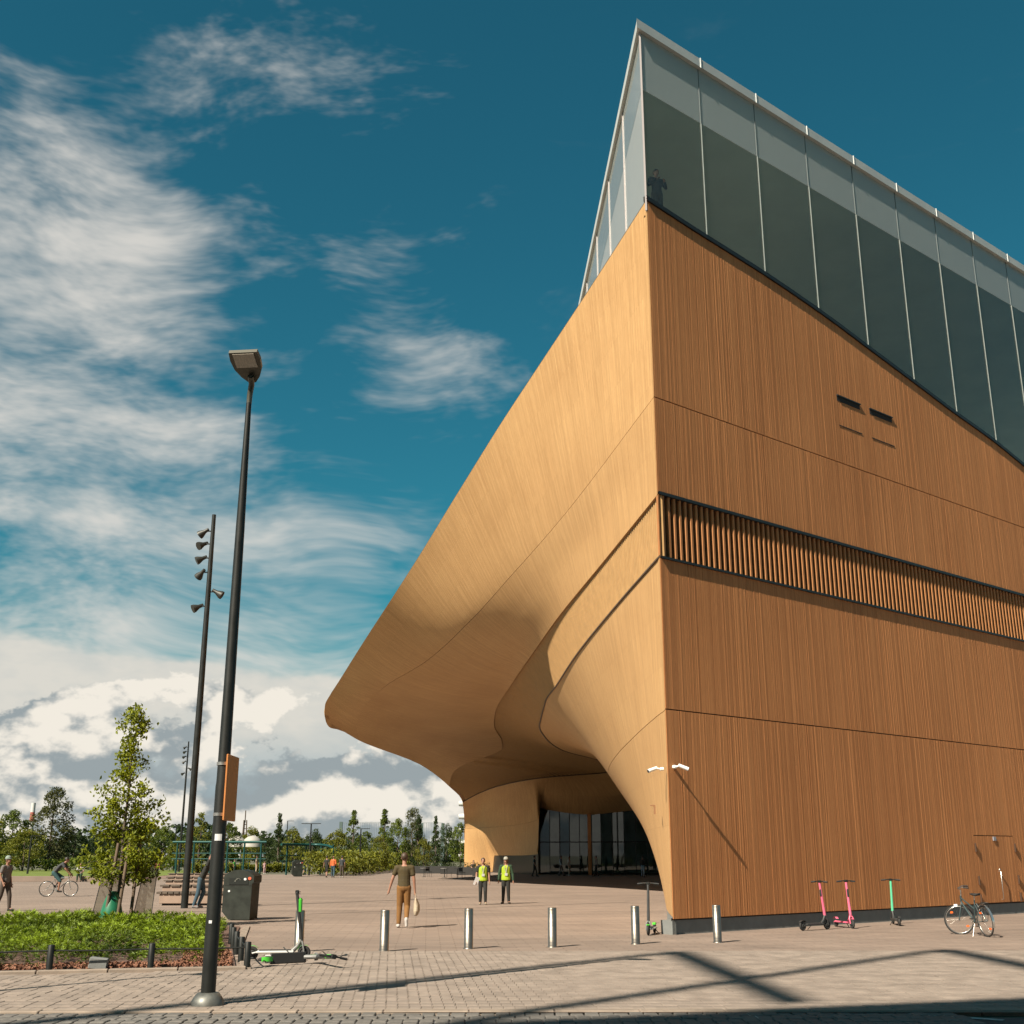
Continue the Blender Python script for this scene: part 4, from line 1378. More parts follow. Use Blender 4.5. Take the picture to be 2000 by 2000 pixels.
def bicycle(name, label, frame_m, steer=0.0, drop=False, extras=True, parent_cat='bicycle'):
    """forward is +x, origin on the ground below the bottom bracket"""
    o = thing(name, label, parent_cat)
    R = 0.335
    def wheel(parent, x, steer_=False):
        w = thing_part('wheel', parent)
        w.location = (x, 0, R)
        MB().torus((0, 0, 0), R - 0.016, 0.017, 'Y', 40, 8).build('tyre', M_RUB, w)
        MB().torus((0, 0, 0), R - 0.04, 0.009, 'Y', 40, 6).build('rim', M_STEEL, w)
        mb = MB()
        for k in range(18):
            a = 2 * math.pi * k / 18
            mb.tube([(0.02 * math.cos(a + 0.9), 0.02 * (-1) ** k, 0.02 * math.sin(a + 0.9)), ((R - 0.045) * math.cos(a), 0, (R - 0.045) * math.sin(a))], 0.0016, 3, False)
        mb.lathe([(0.018, -0.04), (0.018, 0.04)], 8, (0, 0, 0), 'Y')
        mb.build('spokes', M_STEEL, w)
        return w
    wheel(o, -0.46)
    BB_, ST, HT, HB_ = Vector((0, 0, 0.29)), Vector((-0.17, 0, 0.78)), Vector((0.42, 0, 0.86)), Vector((0.45, 0, 0.72))
    mb = MB()
    mb.tube([BB_, ST], 0.016, 8).tube([BB_, HB_], 0.019, 8)
    low = Vector((-0.10, 0, 0.58)) if extras else ST - Vector((0, 0, 0.03))
    mb.tube([low, HT - Vector((0, 0, 0.05))], 0.016, 8)
    for s in (-1, 1):
        mb.tube([BB_ + Vector((0, s * 0.03, 0)), (-0.46, s * 0.06, R)], 0.010, 6).tube([ST - Vector((0, -s * 0.02, 0.06)), (-0.46, s * 0.06, R)], 0.009, 6)
    mb.tube([HB_, HT], 0.022, 8)
    mb.build('frame', frame_m, o)
    MB().tube([ST, (-0.20, 0, 0.90)], 0.013, 8).build('seat_post', M_STEEL, o)
    sd = MB().add([(-0.34, -0.09, 0.93), (-0.34, 0.09, 0.93), (-0.20, -0.07, 0.92), (-0.20, 0.07, 0.92), (-0.05, -0.02, 0.925), (-0.05, 0.02, 0.925), (-0.34, -0.06, 0.88), (-0.34, 0.06, 0.88), (-0.20, -0.045, 0.885), (-0.20, 0.045, 0.885), (-0.05, -0.015, 0.90), (-0.05, 0.015, 0.90)],
                  [(0, 2, 3, 1), (2, 4, 5, 3), (6, 7, 9, 8), (8, 9, 11, 10), (0, 6, 8, 2), (2, 8, 10, 4), (1, 3, 9, 7), (3, 5, 11, 9), (0, 1, 7, 6), (4, 10, 11, 5)], True)
    sd.build('saddle', M_RUB, o)
    cr = MB().lathe([(0.085, -0.004), (0.085, 0.004)], 20, (0, -0.05, 0.29), 'Y')
    cr.tube([(0, -0.06, 0.29), (0.12, -0.075, 0.19)], 0.010, 6).tube([(0, 0.06, 0.29), (-0.12, 0.075, 0.39)], 0.010, 6)
    cr.build('crankset', M_STEEL, o)
    MB().box((0.08, -0.16, 0.18), (0.16, -0.08, 0.20)).build('pedal', M_RUB, o)
    MB().box((-0.16, 0.08, 0.38), (-0.08, 0.16, 0.40)).build('pedal', M_RUB, o)
    # steering group turns about the head tube
    hd = thing_part('steering', o)
    hd.location = (0.44, 0, 0)
    hd.rotation_euler = (0, 0, steer)
    wheel(hd, 0.12)
    mb = MB()
    for s in (-1, 1):
        mb.tube([(0.12, s * 0.055, R), (0.02, s * 0.045, 0.66), (0.0, 0, 0.72)], 0.011, 6)
    mb.build('fork', frame_m, hd)
    mb = MB().tube([(0, 0, 0.72), (-0.03, 0, 0.98 if not drop else 0.93)], 0.014, 8)
    if drop:
        mb.tube([(0.06, -0.2, 0.80), (0.12, -0.2, 0.88), (0.06, -0.19, 0.95), (-0.02, -0.05, 0.94), (-0.02, 0.05, 0.94), (0.06, 0.19, 0.95), (0.12, 0.2, 0.88), (0.06, 0.2, 0.80)], 0.012, 6)
    else:
        mb.tube([(-0.20, -0.29, 1.03), (-0.08, -0.24, 1.05), (0.02, -0.1, 1.02), (-0.02, 0, 1.0), (0.02, 0.1, 1.02), (-0.08, 0.24, 1.05), (-0.20, 0.29, 1.03)], 0.012, 6)
    mb.build('handlebar', M_STEEL if not drop else M_POLE, hd)
    if not drop:
        for s in (-1, 1):
            MB().tube([(-0.21, s * 0.295, 1.03), (-0.10, s * 0.25, 1.05)], 0.017, 8).build('grip', M_RUB, hd)
    if extras:
        M_REFL = mat('reflector_orange', (0.7, 0.12, 0.02), 0.3)
        M_CHROME = mat('chrome_guard', (0.6, 0.6, 0.58), 0.2, 0.9)
        for par, x0, a0, a1 in ((o, -0.46, 60, 200), (hd, 0.12, 50, 150)):
            vs_, fs = [], []
            for k in range(13):
                a = math.radians(a0 + (a1 - a0) * k / 12)
                for s in (-0.025, 0.025):
                    vs_.append((x0 + 0.362 * math.cos(a), s, R + 0.362 * math.sin(a)))
                if k:
                    fs.append((2 * k - 2, 2 * k - 1, 2 * k + 1, 2 * k))
            MB().add(vs_, fs, True).build('mudguard', M_CHROME, par)
        mb = MB().tube([(-0.30, -0.06, 0.73), (-0.68, -0.06, 0.73), (-0.68, 0.06, 0.73), (-0.30, 0.06, 0.73)], 0.008, 5).tube([(-0.66, 0.06, 0.73), (-0.46, 0.07, 0.34)], 0.006, 5).tube([(-0.66, -0.06, 0.73), (-0.46, -0.07, 0.34)], 0.006, 5)
        mb.build('rear_rack', M_POLE, o)
        MB().tube([(-0.08, 0.06, 0.28), (-0.16, 0.20, 0.01)], 0.008, 6).build('kickstand', M_STEEL, o)
        MB().box((-0.05, -0.075, 0.24), (0.30, -0.066, 0.34)).build('chain_guard', M_CHROME, o)
        for par, x0 in ((o, -0.46), (hd, 0.12)):
            for a in (0.9, 3.9):
                MB().box((x0 + 0.22 * math.cos(a) - 0.03, -0.012, R + 0.22 * math.sin(a) - 0.02), (x0 + 0.22 * math.cos(a) + 0.03, 0.012, R + 0.22 * math.sin(a) + 0.02)).build('spoke_reflector', M_REFL, par)
        MB().box((0.10, -0.02, 0.62), (0.18, 0.02, 0.68), 0.005).build('headlight', M_WHITE, hd)
    return o


bk = bicycle('bicycle', 'grey-blue city bicycle with chrome mudguards parked near the service door', mat('bike_blue', (0.035, 0.058, 0.062), 0.35, 0.1), steer=math.radians(62))
bk.location = (10.60, 28.05, 0)
bk.rotation_euler = (math.radians(-6), 0, math.radians(98))
bk2 = bicycle('bicycle', 'thin-wheeled bicycle ridden across the square at the left', mat('bike_grey', (0.22, 0.21, 0.2), 0.4, 0.3), 0.0, True, False)
bk2.location = (-20.25, 54.3, 0)
bk2.rotation_euler = (0, 0, math.radians(8))

# ------------------------------------------------------------------ vegetation


def leaf_material(name, c_dark, c_light, trans=0.35):
    m = bpy.data.materials.new(name)
    m.use_nodes = True
    nt = m.node_tree
    nt.nodes.clear()
    t = NT(nt)
    out = t.n('ShaderNodeOutputMaterial')
    at = t.n('ShaderNodeAttribute', attribute_name='tone')
    oi = t.n('ShaderNodeObjectInfo')
    f = t.math('ADD', t.math('MULTIPLY', at.outputs['Fac'], 0.8), t.math('MULTIPLY', oi.outputs['Random'], 0.2))
    col = t.mix(f, (*c_dark, 1), (*c_light, 1))
    df = t.n('ShaderNodeBsdfPrincipled')
    t.link(col, df.inputs['Base Color'])
    df.inputs['Roughness'].default_value = 0.55
    df.inputs['Specular IOR Level'].default_value = 0.3
    tl = t.n('ShaderNodeBsdfTranslucent')
    t.link(col, tl.inputs[0])
    mx = t.n('ShaderNodeMixShader')
    mx.inputs[0].default_value = trans
    t.link(df.outputs[0], mx.inputs[1])
    t.link(tl.outputs[0], mx.inputs[2])
    t.link(mx.outputs[0], out.inputs[0])
    return m


NR = np.random.default_rng(11)


def leaves(name, C, size, m, aspect=0.55, up=0.3, tone=None):
    """one diamond-shaped leaf at every centre"""
    n = len(C)
    d = NR.normal(size=(n, 3))
    d /= np.linalg.norm(d, axis=1, keepdims=True)
    w = NR.normal(size=(n, 3)) + np.array([0, 0, up])
    b = np.cross(d, w)
    b /= np.maximum(np.linalg.norm(b, axis=1, keepdims=True), 1e-6)
    s = size * NR.uniform(0.6, 1.25, (n, 1))
    nn = np.cross(d, b) * s * 0.12
    V = np.stack([C - d * s * 0.5, C + b * s * aspect * 0.5 + nn, C + d * s * 0.5, C - b * s * aspect * 0.5 + nn], 1).reshape(-1, 3)
    q = np.arange(n * 4).reshape(n, 4)
    if tone is None:
        tone = NR.random(n)
    return np_mesh(name, V, q, m, tone=np.repeat(tone, 4))


def crown_centres(n, H, z0, R, shape, clumps, csize):
    """leaf centres gathered in clumps inside an envelope from z0 to H with radius R"""
    cs = []
    while len(cs) < clumps:
        t = NR.random()
        if shape == 'cone':
            r = R * (1 - t) ** 0.8 * (0.25 + 0.75 * min(1, t * 8))
        elif shape == 'column':
            r = R * (math.sin(math.pi * min(1, t * 0.9 + 0.08)) ** 0.6)
        elif shape == 'wispy':
            r = R * (1 - t) ** 1.1 * (0.5 + 0.8 * NR.random())
        else:
            r = R * math.sin(math.pi * (0.12 + 0.86 * t)) ** 0.7
        a = NR.random() * 2 * math.pi
        q = r * math.sqrt(NR.uniform(0.25, 1.0))
        cs.append((q * math.cos(a), q * math.sin(a), z0 + t * (H - z0), csize * NR.uniform(0.6, 1.3) * (0.55 if shape == 'wispy' and t > 0.5 else 1)))
    cs = np.array(cs)
    k = NR.integers(0, clumps, n)
    g = NR.normal(size=(n, 3))
    g /= np.linalg.norm(g, axis=1, keepdims=True)
    rr = cs[k, 3:4] * NR.uniform(0.35, 1.0, (n, 1)) ** 0.5
    ct = NR.random(clumps)
    tone = np.clip(0.55 * ct[k] + 0.45 * NR.random(n), 0, 1)
    return cs[k, :3] + g * rr * np.array([1, 1, 0.8]), tone


M_BARK = mat('bark', (0.075, 0.055, 0.04), 0.9, 0, 0.3, 6, 0.6, 30)
ML_A = leaf_material('leaf_mid', (0.035, 0.055, 0.008), (0.13, 0.165, 0.014))
ML_B = leaf_material('leaf_yellowish', (0.065, 0.08, 0.010), (0.23, 0.225, 0.018))
ML_C = leaf_material('leaf_dark', (0.016, 0.03, 0.010), (0.055, 0.08, 0.016))
ML_D = leaf_material('leaf_olive', (0.035, 0.042, 0.014), (0.12, 0.12, 0.028))


def make_tree_mesh(H, R, shape, m, n, ls, clumps, cs, z0f=0.22):
    C, tone = crown_centres(n, H, H * z0f, R, shape, clumps, cs)
    cr = leaves('crown', C, ls, m, tone=tone)
    tr = MB().tube([(0, 0, 0), (0.02 * H * 0.3, 0, H * 0.35), (-0.01 * H, 0.01 * H, H * 0.7), (0, 0, H * 0.97)], [0.028 * H * 0.8, 0.02 * H * 0.8, 0.011 * H * 0.8, 0.003 * H], 7)
    for k in range(9):
        a = k * 2.4
        z = H * (z0f + 0.08 + 0.06 * k)
        r = R * 0.75 * (1 - k / 12)
        tr.tube([(0, 0, z), (0.5 * r * math.cos(a), 0.5 * r * math.sin(a), z + 0.10 * H * 0.5), (r * math.cos(a), r * math.sin(a), z + 0.16 * H * 0.6)], [0.008 * H, 0.005 * H, 0.002 * H], 5)
    return cr, tr.mesh('trunk', M_BARK)


KINDS = {
    'round': make_tree_mesh(8, 3.2, 'round', ML_A, 4200, 0.34, 60, 0.85),
    'yellow': make_tree_mesh(7, 2.6, 'round', ML_B, 3800, 0.30, 55, 0.75, 0.15),
    'dark': make_tree_mesh(9, 3.4, 'round', ML_C, 4200, 0.36, 55, 0.95, 0.1),
    'olive': make_tree_mesh(10, 3.0, 'column', ML_D, 4600, 0.34, 55, 0.95, 0.12),
    'cone': make_tree_mesh(9, 1.5, 'cone', ML_C, 2600, 0.30, 60, 0.42, 0.06),
    'wispy': make_tree_mesh(10, 2.4, 'wispy', ML_A, 2300, 0.30, 55, 0.7, 0.15),
    'slim': make_tree_mesh(7, 0.9, 'column', ML_B, 1500, 0.24, 40, 0.4, 0.15),
}
KH = {'round': 8, 'yellow': 7, 'dark': 9, 'olive': 10, 'cone': 9, 'wispy': 10, 'slim': 7}
KW = {'round': 3.7, 'yellow': 3.1, 'dark': 4.0, 'olive': 3.5, 'cone': 1.7, 'wispy': 2.6, 'slim': 1.1}


def bg_tree(kind, px, top, wpx, Y, label):
    p = atY(px, top, Y)
    o = thing('tree', label, 'tree', (p.x, Y, 0), NR.random() * 6.28, 'trees at the far edge of the square')
    cr, tr = KINDS[kind]
    link('crown', cr, o)
    link('trunk', tr, o)
    sz = p.z / KH[kind]
    sw = wpx * 0.5 * Y / 2220.0 / KW[kind]
    o.scale = (sw, sw, sz)
    return o


BG = [
    ('yellow', -30, 1600, 130, 150, 'olive-green tree cut by the left edge of the view'),
    ('round', 28, 1588, 90, 165, 'broad green tree at far left, left of the red and white chimney'),
    ('yellow', 52, 1622, 90, 140, 'low yellow-green tree in front of the chimney foot'),
    ('olive', 108, 1548, 92, 170, 'tallest far tree, dark olive with a tall rounded crown, right of the chimney'),
    ('dark', 148, 1628, 84, 175, 'low dark round tree just right of the tallest olive tree'),
    ('dark', 190, 1636, 60, 190, 'low dark tree half hidden behind the staked young tree, left side'),
    ('round', 262, 1622, 90, 150, 'green tree hidden behind the staked young tree crown'),
    ('round', 322, 1618, 66, 150, 'green tree just right of the staked young tree'),
    ('yellow', 352, 1640, 46, 140, 'small yellow-green tree behind the spotlight mast'),
    ('slim', 394, 1590, 34, 125, 'slim young tree between the spotlight mast and the front lamp'),
    ('round', 448, 1612, 60, 170, 'green tree behind the green play frame, right of the front lamp'),
    ('yellow', 492, 1618, 46, 190, 'orange-tinged tree under the distant antenna'),
    ('dark', 520, 1626, 50, 200, 'low dark tree behind the white tents'),
    ('cone', 547, 1590, 34, 135, 'pointed dark conifer right of the white tents'),
    ('yellow', 574, 1620, 50, 150, 'yellow-green tree above the distant waste bin'),
    ('dark', 612, 1622, 52, 190, 'dark tree behind the twin-armed lamp mast'),
    ('yellow', 660, 1624, 64, 140, 'rounded yellow-green tree left of the tall wispy tree'),
    ('wispy', 692, 1582, 60, 145, 'left one of the two tall wispy young trees'),
    ('round', 716, 1628, 54, 150, 'round green tree between the two wispy young trees'),
    ('wispy', 752, 1580, 58, 145, 'right one of the two tall wispy young trees'),
    ('yellow', 742, 1634, 44, 132, 'small bright yellow-green tree in front of the right wispy tree'),
    ('round', 778, 1604, 56, 150, 'green tree behind the walking man, left of the pointed one'),
    ('olive', 806, 1586, 52, 155, 'tall dense tree with a pointed head behind the walking man'),
    ('cone', 818, 1594, 34, 150, 'dark conifer just right of the walking man'),
    ('yellow', 828, 1640, 40, 135, 'small yellow-green tree right of the walking man'),
    ('cone', 852, 1595, 26, 150, 'narrow dark conifer left of the library wall'),
    ('dark', 872, 1612, 46, 160, 'dark tree between the narrow conifer and the library wall'),
    ('round', 900, 1612, 50, 158, 'green tree partly hidden behind the library wall foot'),
]
for b in BG:
    bg_tree(*b)
# the far wood, one mass
C, T_ = [], []
for k in range(420):
    x = NR.uniform(-330, 60)
    y = 330 + NR.uniform(-20, 40)
    h = 6.0 + 2.2 * math.sin(x * 0.05) + NR.uniform(-1.5, 2.0)
    n = 60
    g = NR.normal(size=(n, 3))
    g /= np.linalg.norm(g, axis=1, keepdims=True)
    C.append(np.array([x, y, h * 0.55]) + g * np.array([3.6, 3.0, h * 0.5]))
    T_.append(np.clip(NR.random() * 0.6 + NR.random(n) * 0.4, 0, 1))
w = link('far_wood', leaves('far_wood', np.concatenate(C), 1.5, ML_C, 0.8, tone=np.concatenate(T_)))
w['kind'] = 'stuff'
w['label'], w['category'] = 'dark green wood along the horizon', 'wood'


def hedge(label, pts, width, h, m, n, ls):
    a, b = Vector(pts[0]), Vector(pts[1])
    d = (b - a)
    nn = Vector((-d.y, d.x, 0)).normalized()
    t = NR.random(n)
    s = NR.uniform(-0.5, 0.5, n)
    z = h * NR.random(n) ** 0.5 * (0.85 + 0.25 * np.sin(t * 40) * NR.random(n))
    C = np.stack([a.x + d.x * t + nn.x * s * width, a.y + d.y * t + nn.y * s * width, z], 1)
    o = link('hedge', leaves('hedge', C, ls, m))
    tag(o, label, 'hedge')


hedge('yellow-green hedge in front of the green play frame', (G(372, 1706), G(572, 1704)), 1.6, 1.0, ML_B, 7000, 0.26)
hedge('long bank of yellowish shrubs and grasses beyond the three strollers', ((-16.6, 108, 0), (-15.4, 170, 0)), 5.0, 2.2, ML_B, 16000, 0.34)
hedge('low green shrubs along the far side of the lawn', ((-100, 150, 0), (-38, 140, 0)), 4.0, 1.6, ML_A, 8000, 0.4)

# --- the staked young tree in the planting bed
st = thing('staked_tree', 'young bright green tree with three stakes growing out of the juniper bed', 'tree', (-9.80, 30.4, 0))
tips = []
tb = MB()
tb.tube([(0, 0, 0), (0.02, 0, 1.2), (-0.02, 0.02, 2.4), (0.03, 0, 3.6), (-0.02, 0, 4.5), (-0.10, 0, 5.2)], [0.055, 0.05, 0.04, 0.026, 0.016, 0.006], 8)
rr = random.Random(8)
levels = [(1.35, 1.0, 10), (1.7, 1.15, 11), (2.05, 1.05, 11), (2.4, 0.95, 10), (2.75, 0.85, 9), (3.1, 0.62, 7), (3.55, 0.42, 6), (3.9, 0.42, 5), (4.3, 0.28, 4), (4.75, 0.32, 5), (5.05, 0.22, 4)]
for z, r, n in levels:
    for k in range(n):
        a = rr.random() * 6.283
        l = r * 0.9 * rr.uniform(0.45, 1.1)
        up = rr.uniform(0.05, 0.35) if z > 1.8 else rr.uniform(-0.2, 0.1)
        p1 = Vector((0.5 * l * math.cos(a), 0.5 * l * math.sin(a), z + up * 0.5))
        p2 = Vector((l * math.cos(a), l * math.sin(a), z + up))
        tb.tube([(0, 0, z - 0.05), p1, p2], [0.012, 0.008, 0.003], 5)
        for q in (0.5, 0.75, 1.0, 1.08):
            tips.append((p1.lerp(p2, (q - 0.5) * 2), 0.15 if q < 1 else 0.11))
tb.build('trunk', M_BARK, st)
C, T_ = [], []
for p, r in tips:
    n = 20 if p[2] < 2.6 else 15
    C.append(np.array(p) + NR.normal(size=(n, 3)) * r * 0.75)
    T_.append(np.clip(NR.random() * 0.5 + NR.random(n) * 0.5, 0, 1))
ML_S = leaf_material('leaf_young', (0.055, 0.08, 0.006), (0.32, 0.34, 0.014), 0.4)
link('crown', leaves('crown', np.concatenate(C), 0.118, ML_S, 0.55, tone=np.concatenate(T_)), st)
M_STAKE = mat('stake_wood', (0.11, 0.075, 0.05), 0.85, 0, 0.25, 5)
for x, y, tx in ((-0.22, -0.25, 0.05), (0.10, -0.30, 0.02), (0.30, 0.1, -0.02)):
    MB().tube([(x, y, 0), (x + tx + 0.12, y * 0.8, 2.05)], 0.042, 8).build('stake', M_STAKE, st)
MB().lathe([(0.26, 0.0), (0.30, 0.25), (0.22, 0.6), (0.12, 0.86), (0.08, 0.9)], 14, (-0.12, -0.05, 0)).build('watering_bag', mat('bag_green', (0.012, 0.11, 0.055), 0.35, 0, 0.15, 4), st)
M_MESH = glass_material('guard_mesh', (0.62, 0.60, 0.55), 0.3, 1.1, 0.35, (0.20, 0.19, 0.16))
for x0, x1, y0, lean in ((-0.75, -0.10, 0.25, 0.12), (0.30, 0.78, 0.2, 0.10)):
    g = thing_part('guard_panel', st)
    MB().add([(x0, y0, 0), (x1, y0, 0), (x1 + lean, y0, 1.7), (x0 + lean + 0.15, y0, 1.55)], [(0, 1, 2, 3)]).build('mesh', M_MESH, g)
    MB().tube([(x0, y0, 0), (x0 + lean + 0.15, y0, 1.55), (x1 + lean, y0, 1.7), (x1, y0, 0)], 0.010, 5).build('rim', M_POLE, g)

# --- planting bed: kerb, mulch, junipers
bed = [(-15.5, 17.35), (-4.45, 19.98), (-5.75, 25.3), (-6.9, 31.2), (-17.5, 32.5), (-25, 26)]
o = flat_ground('planting_bed', bed, 0.03, mat('bed_soil', (0.10, 0.055, 0.04), 0.95, 0, 0.3, 3, 0.8, 20))
kb = [(-15.5, 17.2), (-4.25, 19.86), (-5.6, 25.4), (-6.75, 31.3)]
for a, b in zip(kb[:-1], kb[1:]):
    A_, B_ = Vector((*a, 0)), Vector((*b, 0))
    L2 = (B_ - A_).length
    n = int(L2 / 1.0)
    d = (B_ - A_).normalized()
    for k in range(n):
        ko = link('kerb_stone', km[0], o)
        ko.location = A_ + d * (k + 0.5) * (L2 / n) + Vector((0, 0, 0.055 if a[0] < -10 else 0.03))
        ko.rotation_euler = (0, 0, math.atan2(d.y, d.x))
        ko.scale = (L2 / n / 1.0, 0.8, 1)


def in_bed(x, y, m=0.0):
    f = 19.98 + (x + 4.45) * (2.63 / 11.05) + m
    if y < f or y > 31.6 - (x + 6.9) * 0.12 - m:
        return False
    xr = np.interp(y, [19.98, 25.3, 31.2], [-4.45, -5.75, -6.9]) - m
    return x < xr


n = 5200
C = []
while len(C) < n:
    x, y = NR.uniform(-11.5, -4.4), NR.uniform(18, 23)
    if in_bed(x, y, 0.05) and not in_bed(x, y, 0.9):
        C.append((x, y, 0.045 + 0.03 * NR.random()))
ch = link('bark_mulch', leaves('bark_mulch', np.array(C), 0.075, mat('mulch_red', (0.19, 0.085, 0.05), 0.9, 0, 0.4, 14), 0.6))
ch['kind'] = 'stuff'
# juniper fronds: arching sprays on uneven mounds
V, Q, T_ = [], [], []
bx = NR.uniform(-18, -4.5, 260)
by = NR.uniform(18.5, 31.8, 260)
mounds = [(x, y, NR.uniform(0.5, 0.95), NR.uniform(0.20, 0.46)) for x, y in zip(bx, by) if in_bed(x, y, 0.42)]
mounds = np.array(mounds)


n = 150000
k = NR.integers(0, len(mounds), n)
a, q = NR.random(n) * 6.283, np.sqrt(NR.random(n))
x = mounds[k, 0] + q * mounds[k, 2] * np.cos(a)
y = mounds[k, 1] + q * mounds[k, 2] * np.sin(a)
d2 = ((mounds[None, :, 0] - x[:, None]) ** 2 + (mounds[None, :, 1] - y[:, None]) ** 2) / mounds[None, :, 2] ** 2
hh = mounds[None, :, 3] * np.sqrt(np.clip(1 - d2, 0, 1))
kk = np.argmax(hh, 1)
h = hh[np.arange(n), kk]
fr_ = 19.98 + (x + 4.45) * (2.63 / 11.05) + 0.30
xr = np.interp(y, [19.98, 25.3, 31.2], [-4.45, -5.75, -6.9]) - 0.25
keep = (kk == k) & (y > fr_) & (x < xr) & (x > -16)
keep &= NR.random(n) < np.clip(1.4 - (y - 19) / 14, 0.45, 1)
x, y, h, a, q, k = [v[keep] for v in (x, y, h, a, q, k)]
n = len(x)
z = h * NR.uniform(0.25, 1.0, n) ** 0.7
out = np.stack([np.cos(a) * (0.3 + q), np.sin(a) * (0.3 + q), NR.uniform(0.1, 0.9, n)], 1) + np.stack([NR.normal(size=n) * 0.5, NR.normal(size=n) * 0.5, np.zeros(n)], 1)
out /= np.linalg.norm(out, axis=1, keepdims=True)
L1 = (NR.uniform(0.055, 0.12, n) * np.clip(0.8 + (y - 19) * 0.06, 0.8, 1.4))[:, None]
sd = np.cross(out, NR.normal(size=(n, 3)) + np.array([0, 0, 1.0]))
sd /= np.linalg.norm(sd, axis=1, keepdims=True)
nn = np.cross(sd, out)
p = np.stack([x, y, 0.03 + z], 1)
mt = NR.random(len(mounds))
tone = np.clip(-0.05 + 0.85 * (z / 0.40) + 0.35 * (mt[k] - 0.5) + NR.normal(size=n) * 0.16, 0, 1)  # fronds coloured darker low down, painting shaded gaps into the mounds
Vs, Ts = [], []
for s_ in (-1, 0, 1):
    b0 = p
    tip = p + out * L1 * (1.0 if s_ == 0 else 0.75) + sd * s_ * L1 * 0.5 - np.array([0, 0, 0.012])
    wv = sd * L1 * 0.085 + nn * L1 * 0.06
    mid = (b0 + tip) / 2
    Vs.append(np.stack([b0, mid + wv, tip, mid - wv], 1).reshape(-1, 3))
    Ts.append(np.repeat(tone, 4))
V = np.concatenate(Vs)
Q = np.arange(len(V)).reshape(-1, 4)
T_ = np.concatenate(Ts)
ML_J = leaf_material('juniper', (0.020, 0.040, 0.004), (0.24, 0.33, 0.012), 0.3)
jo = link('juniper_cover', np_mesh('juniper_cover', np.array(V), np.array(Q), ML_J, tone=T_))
jo['kind'] = 'stuff'
# small stone marker in the mulch
o = MB().box((-0.14, -0.1, 0), (0.14, 0.1, 0.17), 0.012).build('stone_marker', M_CONC)
o.location = (-6.55, 19.62, 0.03)
o.rotation_euler = (0, 0.12, 0.2)
tag(o, 'small grey stone block in the bark mulch between two fence posts', 'stone block')

# ------------------------------------------------------------------ far side of the square
wl = MB().box((-36, 85.2, 0), (-27.2, 85.8, 0.36), 0.01).build('low_wall', mat('low_wall_stone', (0.17, 0.125, 0.10), 0.85, 0, 0.15, 1.0))
tag(wl, 'low stone seat wall in front of the lawn', 'wall')
M_TEAL = mat('teal_steel', (0.008, 0.055, 0.050), 0.4, 0.3)


def play_frame(label, x0, x1, Y, h, posts, curve=0.0):
    o = thing('play_frame', label, 'play structure', ((x0 + x1) / 2, Y, 0), 0, 'green steel frames of the play area')
    w = (x1 - x0) / 2
    for z in (h, h - 1.0, h - 1.5):
        top = [(-w + 2 * w * k / 10, curve * math.sin(math.pi * k / 10), z if z < h else h - (0.5 * max(0, (k - 6) / 4) ** 2 if curve else 0)) for k in range(11)]
        MB().tube(top, 0.13 if z == h else 0.05, 6).build('beam', M_TEAL, o)
    for k in range(posts):
        x = -w + 2 * w * (k + 0.3) / (posts - 0.4)
        y = curve * math.sin(math.pi * (x + w) / (2 * w))
        MB().tube([(x, y, 0), (x, y, h)], 0.09, 6).build('post', M_TEAL, o)
    for k in range(14):
        x = -w + 2 * w * (k + 0.5) / 14
        MB().tube([(x, 0.02, 0.4), (x, 0.02, h - 1.5)], 0.025, 4).build('bar', M_TEAL, o)
    return o


play_frame('long straight green steel play frame behind the front lamp post', -31.5, -22.8, 112, 2.95, 6)
play_frame('curved green steel play frame above the distant waste bin', -21.6, -16.4, 113, 2.75, 4, 3.0)
M_TENT = mat('tent_white', (0.33, 0.31, 0.28), 0.7)
for x, lb in ((-41.6, 'left one of the two white domed tents'), (-39.2, 'right one of the two white domed tents')):
    o = thing('domed_tent', lb, 'tent', (x, 182, 0), 0, 'white tents')
    mb = MB()
    mb.lathe([(1.5, 3.0), (1.45, 3.5), (1.2, 4.1), (0.7, 4.5), (0.0, 4.65)], 12).build('canopy', M_TENT, o)
    for k in range(4):
        a = math.pi / 4 + k * math.pi / 2
        MB().tube([(1.4 * math.cos(a), 1.4 * math.sin(a), 0), (1.4 * math.cos(a), 1.4 * math.sin(a), 3.1)], 0.05, 5).build('leg', M_POLE, o)
# lamp masts far away
for px, top, Y, arms, lb in ((608, 1608, 112, 2, 'twin-armed black lamp mast beside the distant waste bin'), (562, 1603, 170, 1, 'thin far lamp mast right of the pointed conifer'), (62, 1632, 120, 1, 'thin lamp mast on the lawn below the chimney'),
                             (705, 1618, 118, 1, 'thin black lamp mast in front of the left wispy tree'), (345, 1612, 150, 2, 'far lamp mast seen between the young tree and the spotlight mast')):
    p = atY(px, top, Y)
    o = thing('lamp_mast', lb, 'lamp mast', (p.x, Y, 0))
    MB().tube([(0, 0, 0), (0, 0, p.z)], [0.10, 0.06], 7).build('pole', M_POLE, o)
    for s in ((-1, 1) if arms == 2 else (1,)):
        MB().box((min(0, s * 0.9), -0.08, p.z - 0.06), (max(0, s * 0.9), 0.08, p.z)).build('lamp_head', M_POLE, o)
